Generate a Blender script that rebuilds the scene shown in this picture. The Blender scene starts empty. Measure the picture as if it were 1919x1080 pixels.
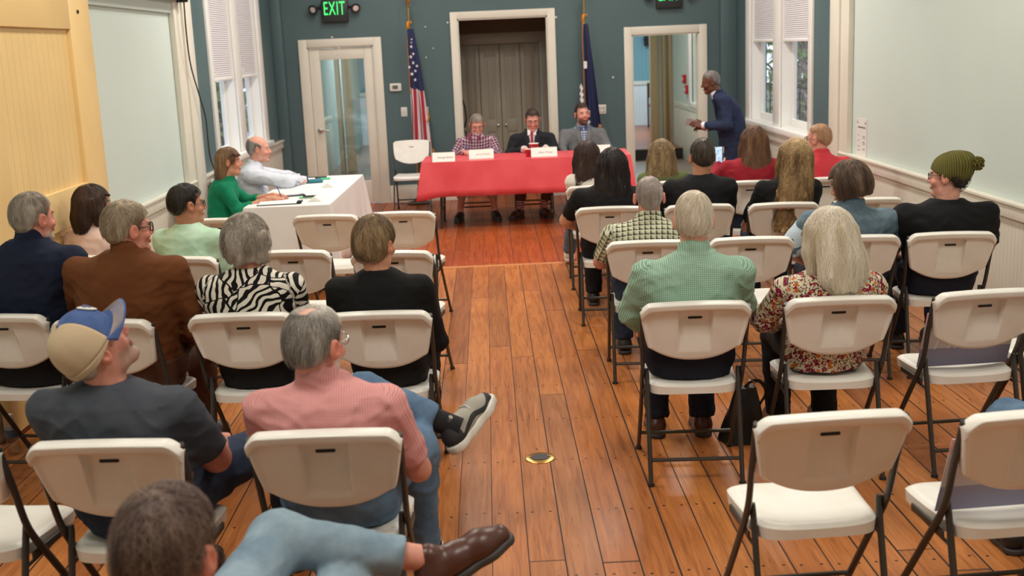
import bpy, bmesh, math, random
import numpy as np
from mathutils import Vector, Matrix, Euler

random.seed(7)
rng = np.random.default_rng(7)
scene = bpy.context.scene
col = scene.collection
PI = math.pi

def C(r, g, b, a=1.0):
    f = lambda c: (c / 255 / 12.92) if c / 255 <= .04045 else ((c / 255 + .055) / 1.055) ** 2.4
    return (f(r), f(g), f(b), a)

# ------------------------------------------------------------------ camera
F_PX, PITCH, YAW, ROLL, CAM_H = 2180.4, .205394, .0140875, -.0421424, 1.942
_f = np.array([math.sin(YAW) * math.cos(PITCH), math.cos(YAW) * math.cos(PITCH), -math.sin(PITCH)])
_r = np.array([math.cos(YAW), -math.sin(YAW), 0.0])
_u = np.cross(_r, _f)
_r2 = _r * math.cos(ROLL) + _u * math.sin(ROLL)
_u2 = -_r * math.sin(ROLL) + _u * math.cos(ROLL)
cam_data = bpy.data.cameras.new('camera')
cam = bpy.data.objects.new('camera', cam_data)
col.objects.link(cam)
cam.matrix_world = Matrix(((_r2[0], _u2[0], -_f[0], 0), (_r2[1], _u2[1], -_f[1], 0), (_r2[2], _u2[2], -_f[2], CAM_H), (0, 0, 0, 1)))
cam_data.sensor_width = 36
cam_data.lens = F_PX / 1919 * 36
cam_data.clip_start = .05
cam_data.clip_end = 200
cam_data.dof.use_dof = True
cam_data.dof.focus_distance = 6.0
cam_data.dof.aperture_fstop = 3.4
scene.camera = cam

# ------------------------------------------------------------------ world, lamps, exposure
scene.view_settings.view_transform = 'Standard'
scene.view_settings.look = 'None'
scene.view_settings.gamma = 1
scene.view_settings.exposure = 0.0
scene.view_settings.use_curve_mapping = False
world = bpy.data.worlds.new('overcast_sky')
scene.world = world
world.use_nodes = True
_bg = world.node_tree.nodes['Background']
_bg.inputs[0].default_value = (.86, .93, 1.0, 1)
_bg.inputs[1].default_value = 1.5

def area(name, loc, size, power, color=(1, 1, 1), rot=(0, 0, 0), spread=PI):
    d = bpy.data.lights.new(name, 'AREA')
    d.shape = 'RECTANGLE'
    d.size, d.size_y = size
    d.energy = power
    d.color = color
    d.spread = spread
    o = bpy.data.objects.new(name, d)
    o.location = loc
    o.rotation_euler = rot
    col.objects.link(o)
    return o
WARM = (1.0, .945, .865)
for _y, _p in ((2.2, 62), (6.6, 54), (10.6, 74), (13.3, 36)):
    for _x in (-1.15, 1.7):
        area('ceiling_lamp', (_x, _y, 3.95), (.5, 1.2), _p, WARM)
area('hall_lamp', (2.3, 17.4, 2.9), (.5, .5), 34, (1, .9, .75))
area('hall_lamp', (-1.9, 17.2, 2.9), (.5, .5), 42, (1, .9, .78))
area('back_room_lamp', (2.6, 22.2, 2.9), (1, 1), 100, (.75, .9, 1.0))
area('back_room_lamp', (-2.2, 21.6, 2.9), (1, 1), 110, (.75, .9, 1.0))

# ------------------------------------------------------------------ tags
def tag(o, label=None, cat=None, group=None, kind=None):
    if label: o['label'] = label
    if cat: o['category'] = cat
    if group: o['group'] = group
    if kind: o['kind'] = kind
    return o

def empty(name, loc=(0, 0, 0), rz=0.0, label=None, cat=None, group=None):
    o = bpy.data.objects.new(name, None)
    o.location = loc
    o.rotation_euler = (0, 0, rz)
    o.empty_display_size = .1
    col.objects.link(o)
    return tag(o, label, cat, group)

def copy_tree(o, parent=None):
    c = o.copy()
    col.objects.link(c)
    if parent is not None:
        c.parent = parent
    for ch in list(o.children):
        copy_tree(ch, c)
    return c

# ------------------------------------------------------------------ node helper
class V:
    def __init__(s, g, sock): s.g, s.s = g, sock
    def __add__(a, b): return a.g.m('ADD', a, b)
    __radd__ = __add__
    def __sub__(a, b): return a.g.m('SUBTRACT', a, b)
    def __rsub__(a, b): return a.g.m('SUBTRACT', b, a)
    def __mul__(a, b): return a.g.m('MULTIPLY', a, b)
    __rmul__ = __mul__
    def __truediv__(a, b): return a.g.m('DIVIDE', a, b)
    def floor(a): return a.g.m('FLOOR', a)
    def fract(a): return a.g.m('FRACT', a)
    def abs(a): return a.g.m('ABSOLUTE', a)
    def sin(a): return a.g.m('SINE', a)
    def lt(a, b): return a.g.m('LESS_THAN', a, b)
    def gt(a, b): return a.g.m('GREATER_THAN', a, b)
    def max(a, b): return a.g.m('MAXIMUM', a, b)
    def min(a, b): return a.g.m('MINIMUM', a, b)
    def pow(a, b): return a.g.m('POWER', a, b)

class G:
    def __init__(s, nt): s.nt = nt
    def n(s, t, **kw):
        nd = s.nt.nodes.new(t)
        for k, v in kw.items(): setattr(nd, k, v)
        return nd
    def put(s, sock, v):
        if isinstance(v, V): s.nt.links.new(v.s, sock)
        else: sock.default_value = v
    def m(s, op, a, b=None):
        nd = s.n('ShaderNodeMath', operation=op)
        s.put(nd.inputs[0], a)
        if b is not None: s.put(nd.inputs[1], b)
        return V(s, nd.outputs[0])
    def obj(s):
        return V(s, s.n('ShaderNodeTexCoord').outputs['Object'])
    def attr(s, name, out='Vector'):
        return V(s, s.n('ShaderNodeAttribute', attribute_name=name).outputs[out])
    def xyz(s, v):
        nd = s.n('ShaderNodeSeparateXYZ'); s.put(nd.inputs[0], v)
        return [V(s, o) for o in nd.outputs]
    def vec(s, x, y, z):
        nd = s.n('ShaderNodeCombineXYZ')
        for i, q in enumerate((x, y, z)): s.put(nd.inputs[i], q)
        return V(s, nd.outputs[0])
    def scale(s, v, k):
        nd = s.n('ShaderNodeVectorMath', operation='MULTIPLY'); s.put(nd.inputs[0], v); nd.inputs[1].default_value = k
        return V(s, nd.outputs[0])
    def noise(s, v, scale=5, detail=3, rough=.5, dist=0):
        nd = s.n('ShaderNodeTexNoise'); s.put(nd.inputs['Vector'], v)
        nd.inputs['Scale'].default_value = scale; nd.inputs['Detail'].default_value = detail
        nd.inputs['Roughness'].default_value = rough; nd.inputs['Distortion'].default_value = dist
        return V(s, nd.outputs[0])
    def white(s, v):
        nd = s.n('ShaderNodeTexWhiteNoise', noise_dimensions='1D'); s.put(nd.inputs['W'], v)
        return V(s, nd.outputs[0])
    def voro(s, v, scale, feature='F1', out='Distance', rnd=1.0):
        nd = s.n('ShaderNodeTexVoronoi', feature=feature); s.put(nd.inputs['Vector'], v)
        nd.inputs['Scale'].default_value = scale
        nd.inputs['Randomness'].default_value = rnd
        return V(s, nd.outputs[out])
    def step(s, x, a, b, lo=0.0, hi=1.0):
        nd = s.n('ShaderNodeMapRange', interpolation_type='SMOOTHSTEP'); s.put(nd.inputs[0], x)
        for i, q in zip((1, 2, 3, 4), (a, b, lo, hi)): s.put(nd.inputs[i], q)
        return V(s, nd.outputs[0])
    def mix(s, f, a, b, mode='MIX'):
        nd = s.n('ShaderNodeMix', data_type='RGBA', blend_type=mode)
        s.put(nd.inputs[0], f); s.put(nd.inputs[6], a); s.put(nd.inputs[7], b)
        return V(s, nd.outputs[2])
    def ramp(s, f, stops):
        nd = s.n('ShaderNodeValToRGB'); s.put(nd.inputs[0], f)
        e = nd.color_ramp.elements
        while len(e) < len(stops): e.new(.5)
        for q, (p, c) in zip(e, stops): q.position, q.color = p, c
        return V(s, nd.outputs[0])

MATS = {}
def mat(name, color=(.8, .8, .8, 1), rough=.5, metal=0.0, spec=.5, fn=None, trans=0.0, sheen=0.0, coat=0.0, emit=None, estr=0.0, sss=0.0):
    m = bpy.data.materials.new(name)
    m.use_nodes = True
    nt = m.node_tree
    b = nt.nodes['Principled BSDF']
    b.inputs['Base Color'].default_value = color
    b.inputs['Roughness'].default_value = rough
    b.inputs['Metallic'].default_value = metal
    b.inputs['Specular IOR Level'].default_value = spec
    b.inputs['Transmission Weight'].default_value = trans
    b.inputs['Sheen Weight'].default_value = sheen
    b.inputs['Coat Weight'].default_value = coat
    if sss:
        b.inputs['Subsurface Weight'].default_value = sss
        b.inputs['Subsurface Radius'].default_value = (.9, .35, .2)
        b.inputs['Subsurface Scale'].default_value = .006
    if emit:
        b.inputs['Emission Color'].default_value = emit
        b.inputs['Emission Strength'].default_value = estr
    if fn:
        g = G(nt)
        d = fn(g)
        if 'color' in d: g.put(b.inputs['Base Color'], d['color'])
        if 'rough' in d: g.put(b.inputs['Roughness'], d['rough'])
        if 'bump' in d:
            h, st, di = d['bump']
            nd = g.n('ShaderNodeBump'); g.put(nd.inputs['Height'], h)
            nd.inputs['Strength'].default_value = st; nd.inputs['Distance'].default_value = di
            nt.links.new(nd.outputs[0], b.inputs['Normal'])
    MATS[name] = m
    return m

def glass_mat(name, tint=(1, 1, 1, 1), refl=.12):
    m = bpy.data.materials.new(name); m.use_nodes = True
    nt = m.node_tree; nt.nodes.clear()
    g = G(nt)
    out = g.n('ShaderNodeOutputMaterial'); mx = g.n('ShaderNodeMixShader')
    t = g.n('ShaderNodeBsdfTransparent'); gl = g.n('ShaderNodeBsdfGlossy')
    t.inputs[0].default_value = tint; gl.inputs['Roughness'].default_value = .03
    mx.inputs[0].default_value = refl
    nt.links.new(t.outputs[0], mx.inputs[1]); nt.links.new(gl.outputs[0], mx.inputs[2]); nt.links.new(mx.outputs[0], out.inputs[0])
    return m

# ------------------------------------------------------------------ setting materials
def painted(c, rough=.55, var=.05, scale=3.0, bump=.15):
    def fn(g):
        o = g.obj()
        n = g.noise(o, scale, 4)
        n2 = g.noise(o, 90, 2)
        k = g.step(n, .25, .75, 1 - var, 1 + var)
        cc = g.mix(1.0, c, g.vec(k, k, k), 'MULTIPLY')
        return dict(color=cc, bump=(n2, bump, .002))
    return fn

def beadboard(c, axis, pitch=.055, groove=.6):
    def fn(g):
        o = g.obj()
        q = g.xyz(o)[axis]
        f = (q / pitch).fract()
        d = (f - .5).abs()
        h = g.step(d, .43, .5, 1, 0)
        n = g.noise(o, 2.5, 3)
        k = g.step(n, .25, .75, .95, 1.04)
        k2 = g.step(d, .455, .5, 1, groove)
        k = k * k2
        return dict(color=g.mix(1.0, c, g.vec(k, k, k), 'MULTIPLY'), bump=(h, .6, .004))
    return fn

CREAM = C(226, 222, 208)
m_trim = mat('cream_trim_paint', CREAM, .42, fn=painted(CREAM, var=.03))
m_teal = mat('teal_wall_paint', C(80, 103, 107), .5, fn=painted(C(80, 103, 107), var=.05, scale=1.4))
m_sea = mat('seafoam_wall_paint', C(204, 217, 211), .6, fn=painted(C(204, 217, 211), var=.02, scale=1.2))
m_bead_y = mat('cream_beadboard_side', CREAM, .5, fn=beadboard(CREAM, 1, .05, .8))
m_bead_x = mat('cream_beadboard_back', C(225, 230, 232), .5, fn=beadboard(C(225, 230, 232), 0, .08, .75))
m_tealbead = mat('blue_beadboard', C(118, 160, 172), .5, fn=beadboard(C(118, 160, 172), 0, .08, .75))
m_ceil = mat('ceiling_white', C(235, 232, 222), .8)
YEL = C(238, 205, 142)
m_yel = mat('yellow_door_paint', YEL, .4, fn=painted(YEL, var=.03))
m_yelbead = mat('yellow_bead_panel', YEL, .4, fn=beadboard(YEL, 1, .088, .8))
m_greige = mat('greige_closet_paint', C(172, 166, 150), .5, fn=painted(C(172, 166, 150), var=.03))
m_greige_shaded = mat('shaded_greige_closet_wall', C(118, 98, 74), .7)  # same greige wall, its shade mixed into a darker, browner colour
m_window_white = mat('white_sash_paint', C(238, 238, 234), .4)
m_dark = mat('dark_metal', C(34, 33, 32), .45)
m_chrome = mat('brushed_chrome', C(190, 190, 188), .25, 1.0)
m_brass = mat('polished_brass', C(196, 160, 90), .28, 1.0)
m_glass = glass_mat('clear_window_glass', (.97, .98, 1, 1), .06)
m_doorglass = glass_mat('door_glass', (.86, .88, .88, 1), .1)

def floor_fn(g):
    o = g.obj()
    x, y, z = g.xyz(o)
    past = y.gt(10.40)
    xs = x + past * .045 + 3.0
    p = xs / .14
    i = p.floor()
    f = p.fract()
    r1 = g.white(i + past * 57.3)
    r2 = g.white(i * 1.73 + 11.1)
    # butt joints along the plank
    ly = y / (2.7 + r2 * 1.9) + r1 * 7.3
    j = ly.floor()
    r3 = g.white(i * 13.7 + j * 3.1)
    gx = g.vec(x * 16.0, y * .9, r3 * 40.0)
    gr = g.noise(gx, 2.2, 6, .62, .6)
    fine = g.noise(g.vec(x * 60.0, y * 2.0, r3 * 17.0), 3.0, 3, .6)
    base = g.ramp(gr, [(.22, C(132, 84, 48)), (.45, C(186, 128, 78)), (.62, C(204, 146, 92)), (.8, C(158, 104, 60))])
    tint = g.ramp(r3, [(0, C(206, 176, 154)), (.3, C(255, 232, 200)), (.65, C(246, 214, 184)), (1, C(218, 198, 178))])
    c = g.mix(1.0, base, tint, 'MULTIPLY')
    kf = g.step(fine, .3, .7, .88, 1.08)
    c = g.mix(1.0, c, g.vec(kf, kf, kf), 'MULTIPLY')
    red = g.mix(1.0, c, C(236, 186, 168), 'MULTIPLY')
    c = g.mix(past, c, red)
    patch = g.noise(o, .9, 3, .6)
    kp = g.step(patch, .3, .7, .86, 1.08)
    c = g.mix(1.0, c, g.vec(kp, kp, kp), 'MULTIPLY')
    # gaps between the boards
    e = (f - .5).abs()
    wgap = .5 - (g.white(i * 2.9 + 5.0)  .pow(2.0) * .034 + .010 + past * -.003)
    gap = e.gt(wgap)
    jf = (ly.fract() - .5).abs()
    joint = jf.gt(.4985)
    gap = gap.max(joint * .8)
    # nails: rows over the joists, two per board
    rowy = (y + r1 * .03) / .62
    ny = (rowy.fract() - .5) * .62
    nx = ((f - .5).abs() - .27) * .14
    nd = (nx * nx + ny * ny).pow(.5)
    nail = nd.lt(.0066) * g.white(rowy.floor() * 5.3 + i * 1.9).gt(.12)
    # scattered knots and dents
    vo = g.voro(g.vec(x * 1.0, y * .55, 0.0), 5.2)
    knot = vo.lt(.032)
    dark = nail.max(knot * .75)
    c = g.mix(dark, c, C(52, 28, 16))
    c = g.mix(gap, c, C(30, 17, 10))
    strip = (y - 10.36).abs().lt(.035)
    c = g.mix(strip, c, C(205, 140, 88))
    h = (1.0 - gap.max(dark) * (1.0 - strip)) + gr * .08
    ro = g.step(fine, .2, .8, .26, .42)
    return dict(color=c, rough=ro + gap * .4, bump=(h, .5, .004))
m_floor = mat('old_pine_floorboards', C(180, 115, 65), .35, fn=floor_fn)
m_hallfloor = mat('grey_hall_floor', C(128, 110, 98), .35)
m_redfloor = mat('red_back_floor', C(150, 90, 62), .35)

# ------------------------------------------------------------------ mesh builder
class MB:
    def __init__(s): s.v, s.f, s.mi = [], [], []
    def add(s, vs, fs, mi=0):
        o = len(s.v)
        s.v += [tuple(map(float, p)) for p in vs]
        s.f += [tuple(i + o for i in f) for f in fs]
        s.mi += [mi] * len(fs)
        return s
    def box(s, lo, hi, mi=0):
        x0, y0, z0 = lo; x1, y1, z1 = hi
        return s.add([(x0, y0, z0), (x1, y0, z0), (x1, y1, z0), (x0, y1, z0), (x0, y0, z1), (x1, y0, z1), (x1, y1, z1), (x0, y1, z1)],
                     [(0, 3, 2, 1), (4, 5, 6, 7), (0, 1, 5, 4), (1, 2, 6, 5), (2, 3, 7, 6), (3, 0, 4, 7)], mi)
    def rbox(s, lo, hi, r=.01, seg=3, mi=0):
        bm = bmesh.new()
        bmesh.ops.create_cube(bm, size=1)
        for v in bm.verts:
            v.co = Vector([(lo[i] + hi[i]) / 2 + v.co[i] * (hi[i] - lo[i]) for i in range(3)])
        bmesh.ops.bevel(bm, geom=list(bm.edges), offset=r, segments=seg, profile=.5, affect='EDGES')
        bm.verts.index_update()
        s.add([v.co for v in bm.verts], [[v.index for v in f.verts] for f in bm.faces], mi)
        bm.free()
        return s
    def tube(s, pts, r, n=10, mi=0, caps=True, sq=(1, 1)):
        pts = [Vector(p) for p in pts]
        rs = r if isinstance(r, (list, tuple)) else [r] * len(pts)
        rings = []
        prev = None
        for i, p in enumerate(pts):
            t = (pts[min(i + 1, len(pts) - 1)] - pts[max(i - 1, 0)]).normalized()
            if prev is None:
                a = Vector((1, 0, 0)) if abs(t.x) < .9 else Vector((0, 1, 0))
                nrm = (a - t * a.dot(t)).normalized()
            else:
                nrm = (prev - t * prev.dot(t)).normalized()
            prev = nrm
            b = t.cross(nrm)
            rings.append([p + (nrm * math.cos(2 * PI * k / n) * sq[0] + b * math.sin(2 * PI * k / n) * sq[1]) * rs[i] for k in range(n)])
        vs = [q for rg in rings for q in rg]
        fs = []
        for i in range(len(pts) - 1):
            for k in range(n):
                fs.append((i * n + k, i * n + (k + 1) % n, (i + 1) * n + (k + 1) % n, (i + 1) * n + k))
        if caps:
            fs.append(tuple(range(n))[::-1]); fs.append(tuple((len(pts) - 1) * n + k for k in range(n)))
        return s.add(vs, fs, mi)
    def lathe(s, prof, c=(0, 0, 0), n=24, mi=0, axis='z'):
        vs, fs = [], []
        for r, z in prof:
            for k in range(n):
                a = 2 * PI * k / n
                q = (r * math.cos(a), r * math.sin(a), z)
                if axis == 'y': q = (q[0], q[2], q[1])
                if axis == 'x': q = (q[2], q[0], q[1])
                vs.append((c[0] + q[0], c[1] + q[1], c[2] + q[2]))
        for i in range(len(prof) - 1):
            for k in range(n):
                fs.append((i * n + k, i * n + (k + 1) % n, (i + 1) * n + (k + 1) % n, (i + 1) * n + k))
        if prof[0][0] > 1e-4: fs.append(tuple(range(n))[::-1])
        if prof[-1][0] > 1e-4: fs.append(tuple((len(prof) - 1) * n + k for k in range(n)))
        return s.add(vs, fs, mi)
    def prism(s, poly, axis, a, b, mi=0):
        def P(q, h):
            if axis == 'y': return (q[0], h, q[1])
            if axis == 'x': return (h, q[0], q[1])
            return (q[0], q[1], h)
        n = len(poly)
        vs = [P(q, a) for q in poly] + [P(q, b) for q in poly]
        fs = [tuple(range(n))[::-1], tuple(range(n, 2 * n))] + [(k, (k + 1) % n, n + (k + 1) % n, n + k) for k in range(n)]
        return s.add(vs, fs, mi)
    def grid(s, fn, nu, nv, mi=0):
        vs = [fn(i / nu, j / nv) for j in range(nv + 1) for i in range(nu + 1)]
        fs = [(j * (nu + 1) + i, j * (nu + 1) + i + 1, (j + 1) * (nu + 1) + i + 1, (j + 1) * (nu + 1) + i) for j in range(nv) for i in range(nu)]
        return s.add(vs, fs, mi)
    def xf(s, M):
        s.v = [tuple(M @ Vector(p)) for p in s.v]
        return s
    def mesh(s, name, mats, smooth=False, auto=True):
        me = bpy.data.meshes.new(name)
        me.from_pydata(s.v, [], s.f)
        bm = bmesh.new(); bm.from_mesh(me)
        bmesh.ops.recalc_face_normals(bm, faces=bm.faces)
        bm.to_mesh(me); bm.free()
        for m in (mats if isinstance(mats, (list, tuple)) else [mats]): me.materials.append(m)
        me.polygons.foreach_set('material_index', s.mi)
        if smooth:
            me.polygons.foreach_set('use_smooth', [True] * len(me.polygons))
            if auto: me.set_sharp_from_angle(angle=math.radians(40))
        me.update()
        return me
    def build(s, name, mats, parent=None, smooth=False, loc=(0, 0, 0), rot=(0, 0, 0), auto=True):
        o = bpy.data.objects.new(name, s.mesh(name, mats, smooth, auto))
        col.objects.link(o)
        o.location = loc; o.rotation_euler = rot
        if parent is not None: o.parent = parent
        return o

def S(o):
    return tag(o, kind='structure')

def text_obj(name, body, size, mtl, parent, M, extrude=.0006, align='CENTER', spacing=1.0, shear=0.0, sx=1.0):
    cu = bpy.data.curves.new(name, 'FONT')
    cu.body = body; cu.size = size; cu.extrude = extrude; cu.align_x = align; cu.align_y = 'CENTER'; cu.space_character = spacing; cu.shear = shear
    cu.resolution_u = 3
    t = bpy.data.objects.new(name, cu)
    col.objects.link(t)
    dg = bpy.context.evaluated_depsgraph_get()
    me = bpy.data.meshes.new_from_object(t.evaluated_get(dg))
    bpy.data.objects.remove(t)
    me.materials.clear(); me.materials.append(mtl)
    o = bpy.data.objects.new(name, me)
    col.objects.link(o)
    o.matrix_local = M @ Matrix.Diagonal((sx, 1, 1, 1))
    if parent is not None: o.parent = parent
    return o

# ------------------------------------------------------------------ the room
XL, XR, YB, YN, ZC = -2.67, 3.2, 15.12, -3.0, 4.1
mb = MB().box((XL - .4, YN, -.12), (XR + .4, YB + .16, 0)); S(mb.build('floor', m_floor))
S(MB().box((XL - .4, YN, ZC), (XR + 2.2, 25.5, ZC + .1)).build('ceiling', m_ceil))
S(MB().box((XL - .4, YN - .1, 0), (XR + .4, YN, ZC)).build('wall_near', m_sea))

def side_wall(sgn, X, o1, o2, name, tealrange):
    # wall body with two window openings o1, o2 (y ranges), z .93 .. 3.2
    xo = X + sgn * .165
    def bx(m, y0, y1, z0, z1): m.box((min(X, xo), y0, z0), (max(X, xo), y1, z1))
    t = MB()
    bx(t, tealrange[0], o1[0], 0, ZC); bx(t, o1[1], o2[0], 0, ZC); bx(t, o2[1], YB, 0, ZC)
    for o in (o1, o2):
        bx(t, o[0], o[1], 0, .93); bx(t, o[0], o[1], 3.25, ZC)
    S(t.build(name, m_teal))
    p = MB(); bx(p, YN, tealrange[0], 0, ZC)
    S(p.build(name + '_seafoam', m_sea))
    # wainscot and rail along the whole wall
    e = .018
    w = MB().box((min(X, X - sgn * e), YN, 0), (max(X, X - sgn * e), YB, .80))
    S(w.build('trim_1' if sgn < 0 else 'trim_2', m_bead_y))
    r = MB()
    r.rbox((min(X, X - sgn * .045), YN, .78), (max(X, X - sgn * .045), YB - .0, .865), .006, 2)
    r.rbox((min(X, X - sgn * .06), YN, .862), (max(X, X - sgn * .06), YB - .0, .885), .006, 2)
    S(r.build('trim_3' if sgn < 0 else 'trim_4', m_trim, smooth=True))
    b = MB().rbox((min(X, X - sgn * .03), YN, 0), (max(X, X - sgn * .03), YB, .16), .006, 2)
    S(b.build('baseboard_left' if sgn < 0 else 'baseboard_right', m_trim, smooth=True))

LO = ((11.58, 12.60), (12.86, 13.94))
RO = ((11.62, 12.76), (13.04, 14.20))
side_wall(-1, XL, LO[0], LO[1], 'wall_left', (10.5, YB))
side_wall(1, XR, RO[0], RO[1], 'wall_right', (10.55, YB))

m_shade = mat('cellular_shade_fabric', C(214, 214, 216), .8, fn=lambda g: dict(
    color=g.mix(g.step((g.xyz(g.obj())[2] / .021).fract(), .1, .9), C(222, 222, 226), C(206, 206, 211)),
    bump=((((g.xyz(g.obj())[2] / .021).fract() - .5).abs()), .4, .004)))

def window(sgn, X, ops, name, zb, shade_lab):
    root = MB()
    # casing on the room face
    y0, y1 = ops[0][0] - .13, ops[1][1] + .22
    def bx(m, ya, yb, za, zb_, d0, d1, r=.006):   # d: depth measured from wall face into the room (+) or out (-)
        a, b = X - sgn * d0, X - sgn * d1
        m.rbox((min(a, b), ya, za), (max(a, b), yb, zb_), r, 2)
    bx(root, y0, ops[0][0], .9, 3.35, 0, .03); bx(root, ops[1][1], y1, .9, 3.35, 0, .03)
    bx(root, ops[0][1], ops[1][0], .9, 3.35, 0, .03); bx(root, y0 - .03, y1 + .03, 3.25, 3.45, 0, .035)
    bx(root, y0 - .04, y1 + .04, .885, .945, -.1, .075)
    w = root.build(name, m_window_white, smooth=True)
    S(w)
    for k, (a, b) in enumerate(ops):
        rv = MB()  # reveal liners
        for (ya, yb, za, zc) in ((a, a + .012, .945, 3.25), (b - .012, b, .945, 3.25), (a, b, .935, .955), (a, b, 3.235, 3.25)):
            bx(rv, ya, yb, za, zc, -.165, .0, .002)
        S(rv.build('window_reveal', m_window_white, w))
        sa = MB()
        for (ya, yb, za, zc) in ((a + .012, a + .062, .955, 3.235), (b - .062, b - .012, .955, 3.235), (a + .05, b - .05, .955, 1.03), (a + .05, b - .05, 2.02, 2.08), (a + .05, b - .05, 3.16, 3.235)):
            bx(sa, ya, yb, za, zc, -.145, -.10, .004)
        S(sa.build('window_sash', m_window_white, w, smooth=True))
        pn = MB(); bx(pn, a + .055, b - .055, 1.025, 3.2, -.125, -.119, .001)
        S(pn.build('window_pane', m_glass, w))
        sh = empty('window_shade', (0, 0, 0), 0, shade_lab[k], 'window shade')
        t = MB()
        n = int((3.2 - zb) / .0212)
        prof = [(-.0025 if i % 2 else .0025, zb + .02 + i * .0106) for i in range(2 * n)]
        pts = [(X + sgn * .03 - sgn * q[0], q[1]) for q in prof]
        back = [(X + sgn * .055, p[1]) for p in pts][::-1]
        t.prism(pts + back, 'y', a + .02, b - .02)
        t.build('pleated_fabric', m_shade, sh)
        rr = MB(); bx(rr, a + .018, b - .018, zb - .008, zb + .02, -.055, -.012, .004)
        rr.build('bottom_rail', m_window_white, sh, smooth=True)
        cl = MB().tube([(X - sgn * .035, a - .03, zb + .05), (X - sgn * .05, a - .03, zb + .07), (X - sgn * .06, a - .03, zb + .10)], .006, 6)
        S(cl.build('cord_cleat', m_window_white, w, smooth=True))
    return w
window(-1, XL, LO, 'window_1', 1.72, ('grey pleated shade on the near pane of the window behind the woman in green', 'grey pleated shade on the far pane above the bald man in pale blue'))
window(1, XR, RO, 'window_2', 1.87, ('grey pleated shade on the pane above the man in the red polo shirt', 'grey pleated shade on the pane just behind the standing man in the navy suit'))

# cream posts between seafoam and teal, corner pilasters
def post(name, sgn, X, y0, y1, d=.05):
    m = MB()
    m.rbox((min(X, X - sgn * d), y0, .0), (max(X, X - sgn * d), y1, ZC), .008, 2)
    m.rbox((min(X, X - sgn * (d + .02)), y0 + .22, .0), (max(X, X - sgn * (d + .02)), y1 - .03, ZC), .008, 2)
    S(m.build(name, m_trim, smooth=True))
post('trim_5', -1, XL, 10.18, 10.74)
post('trim_6', 1, XR, 10.25, 10.78)
S(MB().rbox((XL, YB - .14, 0), (XL + .13, YB + .02, ZC), .01, 2).build('trim_7', m_teal, smooth=True))
S(MB().rbox((XR - .21, YB - .1, 0), (XR, YB + .02, ZC), .01, 2).build('trim_8', m_teal, smooth=True))

# back wall with three openings
LD = (-2.26, -1.42, 2.02); CO = (-.34, .80, 2.295); RD = (1.87, 2.73, 2.01)
bw = MB()
xs = [XL - .4, LD[0], LD[1], CO[0], CO[1], RD[0], RD[1], XR + .4]
for i in range(0, 8, 2): bw.box((xs[i], YB, 0), (xs[i + 1], YB + .15, ZC))
for d in (LD, CO, RD): bw.box((d[0], YB, d[2]), (d[1], YB + .15, ZC))
S(bw.build('wall_back', m_teal))
def casing(name, d, w=(.105, .105), top=.1):
    m = MB()
    m.rbox((d[0] - w[0], YB - .022, 0), (d[0], YB + .0, d[2] + top), .005, 2)
    m.rbox((d[1], YB - .022, 0), (d[1] + w[1], YB + .0, d[2] + top), .005, 2)
    m.rbox((d[0] - .002, YB - .022, d[2]), (d[1] + .002, YB + .0, d[2] + top), .005, 2)
    for x0, x1 in ((d[0] - .0, d[0] + .016), (d[1] - .016, d[1])): m.box((x0, YB - .005, 0), (x1, YB + .155, d[2]))
    m.box((d[0], YB - .005, d[2] - .016), (d[1], YB + .155, d[2]))
    S(m.build(name, m_trim, smooth=True))
casing('trim_9', LD); casing('trim_10', CO, (.09, .10), .09); casing('trim_11', RD, (.10, .10), .1)
bb = MB()
for a, b in ((XL, LD[0] - .105), (LD[1] + .105, CO[0] - .09), (CO[1] + .10, RD[0] - .1), (RD[1] + .1, XR)):
    bb.rbox((a, YB - .025, 0), (b, YB, .2), .006, 2); bb.rbox((a, YB - .018, .195), (b, YB, .225), .006, 2)
S(bb.build('baseboard_back', m_trim, smooth=True))

# left glazed door
dl = empty('door_1', (0, 0, 0)); S(dl)
m = MB(); x0, x1 = LD[0] + .02, LD[1] - .02; y0, y1 = YB + .02, YB + .062
m.rbox((x0, y0, .01), (x0 + .125, y1, 2.0), .004, 2); m.rbox((x1 - .11, y0, .01), (x1, y1, 2.0), .004, 2)
m.rbox((x0 + .12, y0, 1.86), (x1 - .1, y1, 2.0), .004, 2); m.rbox((x0 + .12, y0, .01), (x1 - .1, y1, .30), .004, 2)
m.box((x0 + .12, y0 + .012, .29), (x0 + .132, y1 - .012, 1.87)); m.box((x1 - .117, y0 + .012, .29), (x1 - .105, y1 - .012, 1.87))
S(m.build('door_frame', m_trim, dl, smooth=True))
S(MB().box((x0 + .12, y0 + .017, .29), (x1 - .105, y0 + .023, 1.87)).build('door_glass', m_doorglass, dl))
h = MB(); h.lathe([(.03, 0), (.03, -.008), (.012, -.012), (.012, -.05)], (x0 + .07, y0, .97), 16, axis='y')
h.tube([(x0 + .07, y0 - .05, .97), (x0 + .1, y0 - .055, .972), (x0 + .19, y0 - .05, .965)], [.012, .011, .009], 8)
S(h.build('door_handle', m_chrome, dl, smooth=True))

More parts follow.
